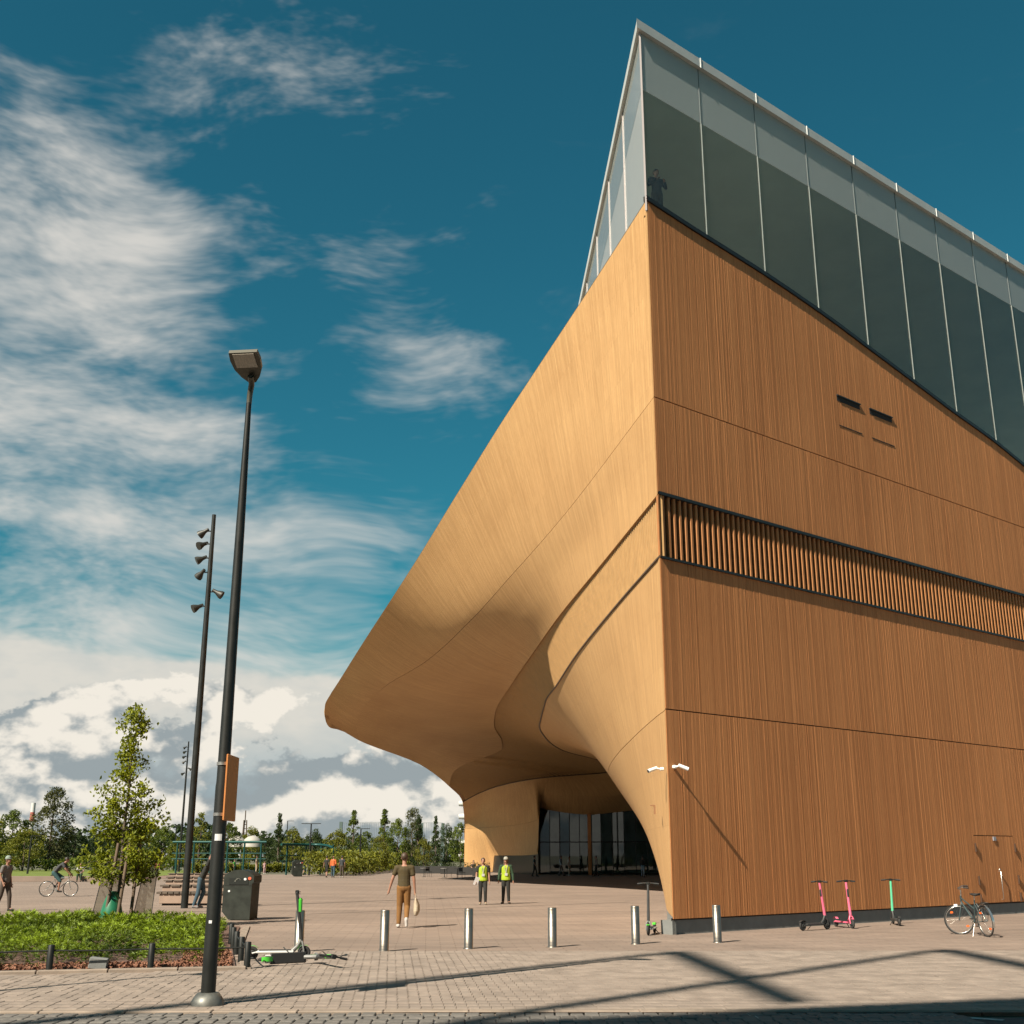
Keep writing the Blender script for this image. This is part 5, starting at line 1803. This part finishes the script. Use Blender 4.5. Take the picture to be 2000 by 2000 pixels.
# ball court cage
cage = thing('ball_court_cage', 'tall wire cage of a ball court behind the wispy trees', 'cage', (-24.5, 172, 0))
for x, h in ((0.0, 6.4), (5.9, 6.4), (11.6, 6.2), (14.6, 6.2)):
    MB().box((x - 0.22, -0.1, 0), (x + 0.22, 0.1, h)).build('post', mat('cage_green', (0.06, 0.09, 0.085), 0.6), cage)
mb = MB()
for k in range(58):
    mb.tube([(k * 0.255, 0, 0.5), (k * 0.255, 0, 6.25)], 0.022, 3, False)
for z in (0.5, 2.4, 4.3, 6.25):
    mb.tube([(0, 0.02, z), (14.6, 0.02, z)], 0.03, 3, False)
mb.build('wire_mesh', mat('cage_wire', (0.16, 0.19, 0.19), 0.6), cage, 'stuff')
# red and white chimney, antenna, curved apartment block
p = atY(66, 1568, 520)
o = thing('chimney', 'thin red and white chimney rising above the trees at far left', 'chimney', (p.x, 520, 0))
M_CHR = mat('chimney_red', (0.28, 0.07, 0.05), 0.8)
M_CHW = mat('chimney_white', (0.45, 0.44, 0.43), 0.8)
for k in range(6):
    MB().lathe([(1.2 - 0.05 * k, p.z * k / 6), (1.15 - 0.05 * k, p.z * (k + 1) / 6)], 12).build('shaft_section', M_CHW if k in (5, 3) else M_CHR, o)
p = atY(480, 1583, 640)
o = thing('antenna_tower', 'far brown lattice antenna above the trees right of the front lamp', 'tower', (p.x, 640, 0))
for k in range(3):
    a = k * 2.09
    MB().tube([(1.6 * math.cos(a), 1.6 * math.sin(a), 0), (0.8 * math.cos(a), 0.8 * math.sin(a), p.z * 0.8)], 0.35, 5).build('leg', M_BARK, o)
mb = MB()
for j in range(9):
    z = p.z * 0.8 * j / 9
    r = 1.6 - 0.8 * j / 9
    mb.tube([(r * math.cos(k * 2.09), r * math.sin(k * 2.09), z) for k in range(4)], 0.2, 4, False)
mb.tube([(0, 0, p.z * 0.75), (0, 0, p.z)], 0.3, 5)
mb.build('lattice', M_BARK, o, 'stuff')
p = atY(896, 1566, 300)
ap = thing('apartment_block', 'white apartment block with rounded balconies just visible beside the library wall', 'building', (p.x + 9, 300, 0))
M_APW = mat('apartment_white', (0.55, 0.54, 0.52), 0.7)
MB().lathe([(7.6, 0), (7.6, p.z - 0.6), (0, p.z - 0.5)], 28).build('wall', mat('apartment_glass', (0.09, 0.11, 0.12), 0.2), ap)
for k in range(5):
    z = 1.0 + (p.z - 2) * k / 4
    MB().lathe([(7.65, z), (9.0, z), (9.0, z + 1.1), (8.9, z + 1.1), (8.9, z + 0.2), (7.65, z + 0.2)], 28).build('balcony', M_APW, ap)
# cafe terrace under the canopy: planters, tables, chairs
M_PLANT = mat('planter_black', (0.022, 0.021, 0.02), 0.7, 0, 0.2, 2)
for k, (px, py) in enumerate(((815, 1706), (845, 1706), (876, 1707), (908, 1709), (940, 1711))):
    lb = ['leftmost', 'second', 'third', 'fourth', 'rightmost'][k] + ' black planter box from the left edging the cafe terrace'
    o = thing('planter_box', lb, 'planter', G(px, py), 0, 'planters of the cafe terrace')
    MB().box((-0.8, 0, 0), (0.8, 0.5, 0.72), 0.02).build('box', M_PLANT, o)
    C = np.stack([NR.uniform(-0.75, 0.75, 260), NR.uniform(0.05, 0.45, 260), 0.7 + 0.45 * NR.random(260) ** 1.5], 1)
    link('plants', leaves('plants', C, 0.13, ML_C), o, 'stuff')
for k, (px, py) in enumerate(((828, 1713), (868, 1714), (893, 1715))):
    lb = ['left', 'middle', 'right'][k] + ' one of three small round cafe tables in front of the planters'
    o = thing('cafe_table', lb, 'table', G(px, py), 0, 'cafe tables')
    MB().lathe([(0, 0.71), (0.34, 0.71), (0.34, 0.735), (0, 0.735)], 14).build('table_top', mat('table_grey', (0.2, 0.19, 0.18), 0.5), o)
    MB().tube([(0, 0, 0), (0, 0, 0.71)], 0.03, 6).build('leg', M_POLE, o)
    MB().lathe([(0.2, 0), (0.2, 0.02), (0.03, 0.04)], 10).build('foot', M_POLE, o)
    ch = thing('cafe_chair', ['left', 'middle', 'right'][k] + ' dark cafe chair beside a small round table', 'chair', G(px + 9, py), 0.6 + k, 'cafe chairs')
    MB().box((-0.2, -0.2, 0.43), (0.2, 0.2, 0.46)).build('seat', M_PLANT, ch)
    MB().box((-0.2, 0.18, 0.5), (0.2, 0.21, 0.82)).build('backrest', M_PLANT, ch)
    for a in (-0.18, 0.18):
        for b in (-0.18, 0.18):
            MB().tube([(a, b, 0), (a, b, 0.44 if b < 0 else 0.8)], 0.013, 5).build('leg', M_POLE, ch)

# ------------------------------------------------------------------ people
def capsule(mb, p0, p1, r0, r1, n=10):
    p0, p1 = Vector(p0), Vector(p1)
    d = (p1 - p0)
    L = d.length
    if L < 1e-5:
        return mb.ball(p0, r0)
    d /= L
    pts, rad = [], []
    for k in range(4, 0, -1):
        a = math.pi / 2 * k / 4.2
        pts.append(p0 - d * r0 * math.sin(a))
        rad.append(r0 * math.cos(a))
    pts += [p0, p1]
    rad += [r0, r1]
    for k in range(1, 5):
        a = math.pi / 2 * k / 4.2
        pts.append(p1 + d * r1 * math.sin(a))
        rad.append(r1 * math.cos(a))
    return mb.tube(pts, rad, n)


WORK = bpy.data.scenes.new('workbench')      # throw-away scene for evaluating modifiers


def remeshed(mb, name, m, voxel, smooth_it=3):
    me0 = mb.mesh(name, m)
    tmp = bpy.data.objects.new('tmp', me0)
    WORK.collection.objects.link(tmp)
    r = tmp.modifiers.new('r', 'REMESH')
    r.mode = 'VOXEL'
    r.voxel_size = voxel
    s = tmp.modifiers.new('s', 'SMOOTH')
    s.factor, s.iterations = 0.5, smooth_it
    vl = WORK.view_layers[0]
    vl.update()
    dg = vl.depsgraph
    me = bpy.data.meshes.new_from_object(tmp.evaluated_get(dg))
    bpy.data.objects.remove(tmp)
    bpy.data.meshes.remove(me0)
    me.name = name
    me.polygons.foreach_set('use_smooth', [True] * len(me.polygons))
    if not me.materials:
        me.materials.append(m)
    return me


STAND = dict(pelvis=(0, 0, 0.95), chest=(0, 0, 1.28), neck=(0, 0.01, 1.47), head=(0, -0.015, 1.635),
             shl=(0.185, 0.01, 1.41), shr=(-0.185, 0.01, 1.41), ell=(0.235, 0.02, 1.13), elr=(-0.235, 0.02, 1.13), wrl=(0.25, -0.04, 0.88), wrr=(-0.25, -0.04, 0.88),
             hil=(0.085, 0, 0.92), hir=(-0.085, 0, 0.92), knl=(0.095, -0.02, 0.50), knr=(-0.095, -0.02, 0.50), anl=(0.10, 0.02, 0.085), anr=(-0.10, 0.02, 0.085),
             tol=(0.115, -0.14, 0.04), tor=(-0.115, -0.14, 0.04))


def hand(mb, wr, el, side, size=1.0, curl=0.6, fine=True):
    d = (Vector(wr) - Vector(el)).normalized()
    f = Vector((0, -1, 0))
    sidev = d.cross(f)
    if sidev.length < 0.2:
        sidev = Vector((1, 0, 0))
    sidev.normalize()
    f = sidev.cross(d).normalized()          # across the palm, thumb side
    w = Vector(wr)
    c = w + d * 0.05 * size
    capsule(mb, w, c + d * 0.03, 0.026 * size, 0.030 * size)
    inn = sidev * (-side)
    for k, (off, ln) in enumerate(((0.028, 0.070), (0.010, 0.080), (-0.009, 0.074), (-0.027, 0.058))):
        b = c + d * 0.03 + f * off
        m1 = b + d * ln * 0.5
        m2 = m1 + (d * (1 - curl * 0.7) + inn * curl) * ln * 0.55
        capsule(mb, b, m1, 0.0105, 0.0095, 6)
        capsule(mb, m1, m2, 0.0095, 0.008, 6)
    t0 = w + d * 0.025 + f * 0.028
    t1 = t0 + (d * 0.6 + f * 0.75).normalized() * 0.04
    capsule(mb, t0, t1, 0.013, 0.011, 6)
    capsule(mb, t1, t1 + (d * 0.9 + f * 0.2) * 0.03, 0.011, 0.009, 6)


def trunk(mb, J, prof):
    """stack of closely spaced flattened balls along the spine: a smooth tapering trunk"""
    q = np.array(prof)
    for t in np.linspace(q[0, 0], q[-1, 0], 16):
        rx, ry = float(np.interp(t, q[:, 0], q[:, 1])), float(np.interp(t, q[:, 0], q[:, 2]))
        p = J['pelvis'].lerp(J['chest'], t * 2) if t < 0.5 else J['chest'].lerp(J['neck'], t * 2 - 1)
        mb.ball(p, (rx, ry, 0.055))


def person(label, loc, rz, h=1.75, pose=None, shirt=None, sleeve='short', trousers=None, legs='long', shoes=None, hair=None, hair_style='short', skin=None, vest=None, hat=None, voxel=0.022, group='people on the square', face=False, coat=False):
    J = {k: Vector(v) for k, v in STAND.items()}
    for k, v in (pose or {}).items():
        J[k] = Vector(v)
    o = thing('person', label, 'person', loc, rz, group, h / 1.75)
    skin = skin or M_SKIN
    b = MB()
    # trunk
    up = (J['neck'] - J['pelvis']).normalized()
    trunk(b, J, ((0.0, 0.150, 0.105), (0.25, 0.135, 0.095), (0.5, 0.145, 0.10), (0.75, 0.165, 0.105), (0.9, 0.13, 0.085)))
    capsule(b, J['neck'] - up * 0.05, J['head'] - Vector((0, 0, 0.05)), 0.058, 0.052)
    hd = J['head']
    b.ball(hd + Vector((0, 0.012, 0.02)), (0.076, 0.095, 0.098))
    b.ball(hd + Vector((0, -0.022, -0.045)), (0.058, 0.068, 0.066))
    b.ball(hd + Vector((0, -0.095, -0.012)), (0.013, 0.018, 0.022))
    for s in (-1, 1):
        b.ball(hd + Vector((s * 0.078, 0.01, -0.005)), (0.012, 0.02, 0.03))
    for s, S in ((1, 'l'), (-1, 'r')):
        capsule(b, J['sh' + S], J['el' + S], 0.052, 0.040)
        capsule(b, J['el' + S], J['wr' + S], 0.040, 0.026)
        capsule(b, J['chest'].lerp(J['neck'], 0.7), J['sh' + S], 0.07, 0.055)
        hand(b, J['wr' + S], J['el' + S], s)
        capsule(b, J['hi' + S], J['kn' + S], 0.082, 0.056)
        capsule(b, J['kn' + S], J['an' + S], 0.056, 0.038)
        capsule(b, J['an' + S], J['to' + S], 0.036, 0.028)
    link('body', remeshed(b, 'body', skin, voxel * (0.55 if face else 0.8)), o)
    # trousers
    if trousers:
        t = MB()
        t.ball(J['pelvis'] + Vector((0, 0.005, -0.01)), (0.168, 0.122, 0.12))
        for S in 'lr':
            e = J['an' + S] if legs == 'long' else J['kn' + S]
            capsule(t, J['hi' + S] + Vector((0, 0, 0.02)), J['kn' + S], 0.100, 0.075)
            if legs == 'long':
                capsule(t, J['kn' + S], J['kn' + S].lerp(e, 0.94), 0.075, 0.056)
        link('trousers', remeshed(t, 'trousers', trousers, voxel, 2), o)
    if shirt:
        t = MB()
        trunk(t, J, ((-0.02, 0.170, 0.124), (0.05, 0.172, 0.126), (0.25, 0.158, 0.118), (0.5, 0.168, 0.12), (0.72, 0.182, 0.12), (0.86, 0.15, 0.10)))
        for S in 'lr':
            capsule(t, J['chest'].lerp(J['neck'], 0.65), J['sh' + S], 0.085, 0.072)
            if sleeve == 'long':
                capsule(t, J['sh' + S], J['el' + S], 0.070, 0.056)
                capsule(t, J['el' + S], J['el' + S].lerp(J['wr' + S], 0.95), 0.056, 0.040)
            else:
                capsule(t, J['sh' + S], J['sh' + S].lerp(J['el' + S], 0.55), 0.070, 0.064)
        link('shirt', remeshed(t, 'shirt', shirt, voxel, 2), o)
    if vest:
        t = MB()
        trunk(t, J, ((-0.06, 0.192, 0.148), (0.02, 0.192, 0.146), (0.2, 0.182, 0.136), (0.5, 0.182, 0.134), (0.74, 0.186, 0.13), (0.86, 0.150, 0.108)))
        link('safety_vest', remeshed(t, 'safety_vest', vest, voxel, 2), o)
    if shoes:
        for S in 'lr':
            a, e = J['an' + S], J['to' + S]
            t = MB()
            capsule(t, a + Vector((0, 0.02, -0.035)), e, 0.046, 0.040)
            capsule(t, a, a + Vector((0, 0.0, -0.03)), 0.046, 0.048)
            link('shoe', remeshed(t, 'shoe', shoes, min(voxel, 0.016), 1), o)
    if hair:
        t = MB()
        t.ball(hd + Vector((0, 0.026, 0.036)), (0.090, 0.102, 0.100))
        if hair_style == 'long':
            capsule(t, hd + Vector((0, 0.05, 0.0)), hd + Vector((0, 0.07, -0.20)), 0.085, 0.075)
            for s in (-1, 1):
                capsule(t, hd + Vector((s * 0.07, 0.01, 0.0)), hd + Vector((s * 0.085, -0.01, -0.24)), 0.03, 0.03)
        elif hair_style == 'bun':
            t.ball(hd + Vector((0, 0.11, 0.03)), 0.04)
        link('hair', remeshed(t, 'hair', hair, 0.015, 2), o)
    if hat:
        t = MB().lathe([(0.092, 0.0), (0.096, 0.03), (0.08, 0.085), (0.04, 0.112), (0, 0.118)], 16)
        t.add([(0.075 * math.cos(a) * 1.0, -0.06 - 0.09 * math.sin(a), 0.005) for a in [math.pi * k / 8 for k in range(9)]] + [(0.075 * math.cos(a), -0.06 - 0.09 * math.sin(a), 0.018) for a in [math.pi * k / 8 for k in range(9)]],
              [tuple(range(9)), tuple(range(17, 8, -1))] + [(k, k + 1, 10 + k, 9 + k) for k in range(8)])
        c = t.build('cap', hat, o)
        c.location = hd + Vector((0, 0.012, 0.035))
        c.scale = (1, 1.08, 1)
    if face:
        for s in (-1, 1):
            e = MB().ball(hd + Vector((s * 0.030, -0.080, 0.008)), (0.010, 0.006, 0.007), 8, 6).build('eye', M_DARK, o)
        MB().ball(hd + Vector((0, -0.086, -0.055)), (0.022, 0.006, 0.006), 8, 6).build('mouth', mat('lips', (0.20, 0.07, 0.055), 0.6), o)
    return o


M_SKIN = mat('skin_light', (0.27, 0.135, 0.09), 0.55, 0, 0.06, 12)
M_SKIN2 = mat('skin_tan', (0.22, 0.105, 0.065), 0.55, 0, 0.06, 12)


def cloth(name, c):
    return mat('cloth_' + name, c, 0.85, 0, 0.14, 9, 0.5, 18)


HAIR_B = mat('hair_brown', (0.05, 0.028, 0.016), 0.6, 0, 0.25, 30)
HAIR_D = mat('hair_dark', (0.018, 0.013, 0.010), 0.55, 0, 0.25, 30)
HAIR_R = mat('hair_reddish', (0.11, 0.055, 0.030), 0.6, 0, 0.25, 30)
C_OLIVE, C_TAN, C_WHITE = cloth('olive', (0.050, 0.034, 0.010)), cloth('tan', (0.16, 0.072, 0.016)), cloth('white', (0.34, 0.33, 0.32))
C_BLACK, C_VEST, C_GREY = cloth('black', (0.012, 0.012, 0.010)), cloth('vest', (0.25, 0.33, 0.012)), cloth('grey', (0.12, 0.105, 0.10))
C_GREEN, C_JEANS, C_BROWN = cloth('dark_green', (0.015, 0.04, 0.018)), cloth('jeans', (0.030, 0.060, 0.085)), cloth('brown', (0.05, 0.036, 0.028))
C_PINK, C_ORANGE, C_TEAL, C_BEIGE, C_LBLUE, C_YELL, C_BLUE, C_LIME = cloth('pink', (0.42, 0.07, 0.09)), cloth('orange', (0.45, 0.10, 0.025)), cloth('teal', (0.02, 0.06, 0.065)), cloth('beige', (0.36, 0.27, 0.20)), cloth('pale_blue', (0.20, 0.25, 0.30)), cloth('yellow', (0.42, 0.30, 0.03)), cloth('blue', (0.03, 0.12, 0.22)), cloth('lime', (0.06, 0.30, 0.03))

# the man walking away with a tote bag
mp = G(787, 1812)
person('man seen from behind in olive t-shirt and tan trousers, walking with a tote bag', mp, math.pi, 1.80,
       dict(knl=(0.10, -0.03, 0.50), anl=(0.11, 0.02, 0.085), tol=(0.15, -0.13, 0.04), knr=(-0.085, -0.06, 0.49), anr=(-0.10, 0.26, 0.23), tor=(-0.11, 0.27, 0.06), ell=(0.285, 0.03, 1.15), wrl=(0.36, 0.0, 0.90), elr=(-0.245, 0.02, 1.13), wrr=(-0.27, 0.0, 0.87), head=(0.005, -0.02, 1.645)),
       C_OLIVE, 'short', C_TAN, 'long', cloth('shoe_white', (0.40, 0.37, 0.35)), HAIR_B, 'short', voxel=0.014, face=True)
k = 1.80 / 1.75
hp = mp + Vector((0.29 * k, -0.02, 0.78 * k))
tb = thing('tote_bag', 'cream canvas tote bag hanging from the walking man\'s right hand', 'bag', hp - Vector((0, 0, 0.50)))
t = MB()
for z in np.linspace(0.02, 0.38, 20):
    t.ball((0.02 + 0.02 * math.sin(z * 9), 0, z), (float(np.interp(z, [0, 0.1, 0.25, 0.38], [0.05, 0.085, 0.08, 0.03])), float(np.interp(z, [0, 0.1, 0.38], [0.12, 0.165, 0.14])), 0.04))
link('bag_body', remeshed(t, 'bag_body', cloth('canvas', (0.36, 0.29, 0.21)), 0.014, 2), tb)
for s in (-1, 1):
    MB().tube([(0.02, s * 0.08, 0.37), (0.005, s * 0.03, 0.50), (0.0, 0, 0.52)], 0.006, 5).build('handle', MATS['cloth_canvas'], tb)
# two stewards
wp = G(943, 1767)
person('woman in yellow safety vest over black t-shirt holding papers, left of the two', wp, 0.05, 1.66,
       dict(anl=(0.10, -0.06, 0.085), tol=(0.12, -0.22, 0.05), knl=(0.09, -0.10, 0.50), anr=(-0.10, 0.06, 0.085), tor=(-0.12, -0.10, 0.04), elr=(-0.255, 0.02, 1.13), wrr=(-0.27, -0.06, 0.88)),
       C_BLACK, 'short', C_BLACK, 'long', cloth('shoe_tan', (0.22, 0.18, 0.13)), HAIR_B, 'bun', vest=C_VEST, voxel=0.014, face=True, group='stewards in yellow vests')
pp = MB().box((-0.10, -0.012, -0.16), (0.06, 0.012, 0.14)).build('papers', cloth('paper', (0.5, 0.48, 0.48)))
pp.location = wp + Vector((-0.215, -0.10, 0.84))
pp.rotation_euler = (0.1, 0.35, 0.3)
tag(pp, 'folded white papers in the left steward\'s hand', 'papers')
w2 = G(988, 1765.5)
person('woman in yellow safety vest over green jacket with pale cap, right of the two', w2, -0.05, 1.68,
       dict(anl=(0.115, 0.0, 0.085), tol=(0.16, -0.14, 0.04), anr=(-0.115, 0.0, 0.085), tor=(-0.16, -0.14, 0.04), ell=(0.265, 0.03, 1.14), wrl=(0.29, -0.02, 0.88), elr=(-0.265, 0.03, 1.14), wrr=(-0.285, 0.0, 0.89)),
       C_GREEN, 'long', C_BLACK, 'long', C_BLACK, HAIR_B, 'long', vest=C_VEST, hat=cloth('cap_pale', (0.26, 0.25, 0.22)), voxel=0.014, face=True, group='stewards in yellow vests')
for p, s in ((wp, 1.66 / 1.75), (w2, 1.68 / 1.75)):
    ly = thing('lanyard', 'lanyard with badge worn by the ' + ('left' if p is wp else 'right') + ' steward', 'lanyard', p, 0, 'lanyards', s)
    MB().tube([(-0.06, -0.115, 1.45), (-0.03, -0.148, 1.32), (0.01, -0.152, 1.16)], 0.010, 5).tube([(0.07, -0.115, 1.45), (0.04, -0.148, 1.32), (0.01, -0.152, 1.16)], 0.010, 5).build('ribbon', C_WHITE, ly)
    MB().box((-0.045, -0.160, 1.06), (0.065, -0.150, 1.16)).build('badge', C_WHITE, ly)
# man at the left edge
person('man in grey t-shirt with pale green cap cut by the left edge of the view', G(4, 1780), math.radians(75), 1.72,
       dict(knl=(0.095, -0.14, 0.50), anl=(0.10, -0.18, 0.085), tol=(0.115, -0.34, 0.05), knr=(-0.095, 0.06, 0.50), anr=(-0.10, 0.20, 0.10), tor=(-0.11, 0.06, 0.04), elr=(-0.25, 0.04, 1.14), wrr=(-0.26, -0.10, 0.92)),
       C_GREY, 'short', C_BROWN, 'long', C_BLACK, HAIR_D, hat=cloth('cap_green', (0.18, 0.22, 0.19)), skin=M_SKIN2, voxel=0.016, face=True)
# man swinging up with raised arms behind the front lamp
person('man in black t-shirt and jeans with arms raised, half hidden by the front lamp', G(386, 1774), math.radians(90), 1.78,
       dict(pelvis=(0, -0.05, 0.95), chest=(0, -0.20, 1.27), neck=(0, -0.30, 1.45), head=(0, -0.36, 1.60), hil=(0.085, -0.05, 0.92), hir=(-0.085, -0.05, 0.92), shl=(0.185, -0.28, 1.41), shr=(-0.185, -0.28, 1.41),
            ell=(0.22, -0.40, 1.66), elr=(-0.22, -0.38, 1.68), wrl=(0.16, -0.44, 1.90), wrr=(-0.16, -0.42, 1.92), knl=(0.095, -0.14, 0.52), knr=(-0.095, 0.0, 0.50), anl=(0.10, 0.02, 0.10), anr=(-0.10, 0.12, 0.10), tol=(0.11, -0.12, 0.04), tor=(-0.11, -0.02, 0.04)),
       C_BLACK, 'short', C_JEANS, 'long', cloth('trainers', (0.16, 0.15, 0.15)), HAIR_D, voxel=0.016)
# cyclist
person('cyclist in dark grey top and teal shorts leaning over the handlebar', bk2.location, bk2.rotation_euler[2] + math.pi / 2, 1.75,
       dict(pelvis=(0, 0.20, 1.02), chest=(0, -0.02, 1.30), neck=(0, -0.20, 1.44), head=(0, -0.30, 1.56), hil=(0.085, 0.20, 0.99), hir=(-0.085, 0.20, 0.99), shl=(0.18, -0.17, 1.38), shr=(-0.18, -0.17, 1.38),
            ell=(0.23, -0.32, 1.16), elr=(-0.23, -0.32, 1.16), wrl=(0.19, -0.47, 0.98), wrr=(-0.19, -0.47, 0.98), knl=(0.11, -0.16, 0.80), knr=(-0.11, -0.10, 0.66), anl=(0.115, 0.14, 0.47), anr=(-0.115, -0.06, 0.27), tol=(0.115, 0.0, 0.43), tor=(-0.115, -0.20, 0.22)),
       cloth('charcoal', (0.035, 0.036, 0.040)), 'short', C_TEAL, 'short', C_BLACK, HAIR_D, skin=M_SKIN2, voxel=0.018)
# visitor behind the corner window
person('dark figure standing behind the glass at the top corner of the library', FP(0.85, -0.38, 18.90), math.radians(20), 1.75,
       dict(ell=(0.27, -0.05, 1.18), wrl=(0.14, -0.22, 1.25), elr=(-0.27, -0.05, 1.18), wrr=(-0.12, -0.22, 1.28)), cloth('navy', (0.010, 0.014, 0.022)), 'long', C_BLACK, 'long', C_BLACK, HAIR_D, voxel=0.02, group='visitors behind the glass')

WALK = dict(knl=(0.095, -0.14, 0.50), anl=(0.10, -0.20, 0.085), tol=(0.115, -0.36, 0.05), knr=(-0.095, 0.03, 0.50), anr=(-0.10, 0.20, 0.11), tor=(-0.11, 0.06, 0.04), wrl=(0.25, 0.08, 0.90), wrr=(-0.25, -0.16, 0.92))
SIT = dict(pelvis=(0, 0, 0.50), chest=(0, -0.04, 0.82), neck=(0, -0.08, 1.01), head=(0, -0.12, 1.17), shl=(0.185, -0.06, 0.95), shr=(-0.185, -0.06, 0.95), ell=(0.24, -0.14, 0.70), elr=(-0.24, -0.14, 0.70), wrl=(0.14, -0.34, 0.62), wrr=(-0.14, -0.34, 0.62),
           hil=(0.085, -0.02, 0.47), hir=(-0.085, -0.02, 0.47), knl=(0.12, -0.42, 0.47), knr=(-0.12, -0.42, 0.47), anl=(0.12, -0.44, 0.08), anr=(-0.12, -0.44, 0.08), tol=(0.13, -0.58, 0.04), tor=(-0.13, -0.58, 0.04))
far_people = [
    ('person in black t-shirt and shorts, left of three people strolling past the shrubs', (637, 1714), math.pi * 0.9, 1.72, WALK, C_BLACK, 'short', C_BLACK, 'short', C_BLACK, HAIR_D),
    ('person in orange top and blue jeans, middle of three people strolling past the shrubs', (650, 1714), math.pi, 1.70, WALK, C_ORANGE, 'long', C_JEANS, 'long', C_BLACK, HAIR_R),
    ('person in dark top and trousers, right of three people strolling past the shrubs', (667, 1714), math.pi, 1.74, STAND, cloth('slate', (0.03, 0.035, 0.04)), 'short', C_BROWN, 'long', C_WHITE, HAIR_D),
    ('child in bright pink top and black leggings on the reddish path', (306, 1711), 0.3, 1.35, STAND, C_PINK, 'long', C_BLACK, 'long', C_BLACK, HAIR_R),
    ('person in pale blue top walking far along the reddish path', (324, 1699), 2.8, 1.70, WALK, C_LBLUE, 'long', C_WHITE, 'long', C_WHITE, HAIR_B),
    ('person in yellow top near the path behind the benches', (345, 1704), 1.0, 1.5, STAND, C_YELL, 'short', C_BEIGE, 'long', C_WHITE, HAIR_B),
    ('person in blue top by the hedge left of the front lamp', (376, 1704), 0.6, 1.68, STAND, C_BLUE, 'short', C_BROWN, 'long', C_BLACK, HAIR_D),
    ('person in yellow jacket on the far side of the lawn', (60, 1694), 0.2, 1.74, WALK, C_YELL, 'long', C_GREEN, 'long', C_BLACK, HAIR_B),
    ('person in orange-red top on the far side of the lawn', (49, 1694), 0.2, 1.60, STAND, C_ORANGE, 'short', C_BROWN, 'long', C_BLACK, HAIR_B),
    ('child in lime top at the play frame behind the waste bin', (457, 1706), 1.2, 1.35, STAND, C_LIME, 'short', C_BLACK, 'long', C_BLACK, HAIR_R),
    ('adult in beige clothes standing at the green play frame', (500, 1707), 1.6, 1.72, STAND, C_BEIGE, 'short', C_BEIGE, 'long', C_WHITE, HAIR_B),
    ('child in pale pink top beside the adult in beige', (516, 1707), 0.6, 1.20, STAND, cloth('pale_pink', (0.42, 0.26, 0.26)), 'short', cloth('pale_pink', (0.42, 0.26, 0.26)), 'long', C_WHITE, HAIR_B),
    ('person in blue shorts right of the distant waste bin', (594, 1708), 2.2, 1.62, WALK, C_BROWN, 'short', C_BLUE, 'short', C_WHITE, HAIR_B),
    ('person in dark clothes walking in the shade left of the entrance glass', (1044, 1712), 1.4, 1.74, WALK, C_TEAL, 'short', C_BLACK, 'long', C_BLACK, HAIR_D),
    ('person in pale blue shirt in front of the entrance glass', (1096, 1711), 1.2, 1.74, WALK, C_LBLUE, 'long', C_GREY, 'long', C_BLACK, HAIR_D),
    ('person in white top beside the one in pale blue at the entrance', (1112, 1711), 1.2, 1.68, STAND, C_WHITE, 'short', C_BEIGE, 'long', C_WHITE, HAIR_B),
    ('person in grey walking right of the entrance column', (1165, 1712), -1.4, 1.72, WALK, C_GREY, 'long', C_BLACK, 'long', C_BLACK, HAIR_D),
    ('person in pale jeans at the right end of the entrance glass', (1256, 1713), 2.6, 1.72, STAND, C_BLACK, 'long', C_LBLUE, 'long', C_BLACK, HAIR_D),
]
for lb, (px, py), rz, h, ps, sh, sl, tr, lg, so, hr in far_people:
    person(lb, G(px, py), rz, h, ps, sh, sl, tr, lg, so, hr, voxel=0.03)
person('person in white shirt sitting on the low stone wall by the lawn', (-30.3, 85.25, 0.0), 0.2, 1.72, SIT, C_WHITE, 'short', C_GREEN, 'long', C_BLACK, HAIR_D, voxel=0.026)
person('guest in brown seated at the cafe terrace behind the left steward', G(924, 1709), 0.4, 1.72, dict(SIT, pelvis=(0, 0, 0.55), head=(0, -0.12, 1.22)), C_BROWN, 'short', C_BLACK, 'long', C_BLACK, HAIR_D, voxel=0.026)

bpy.data.scenes.remove(WORK)
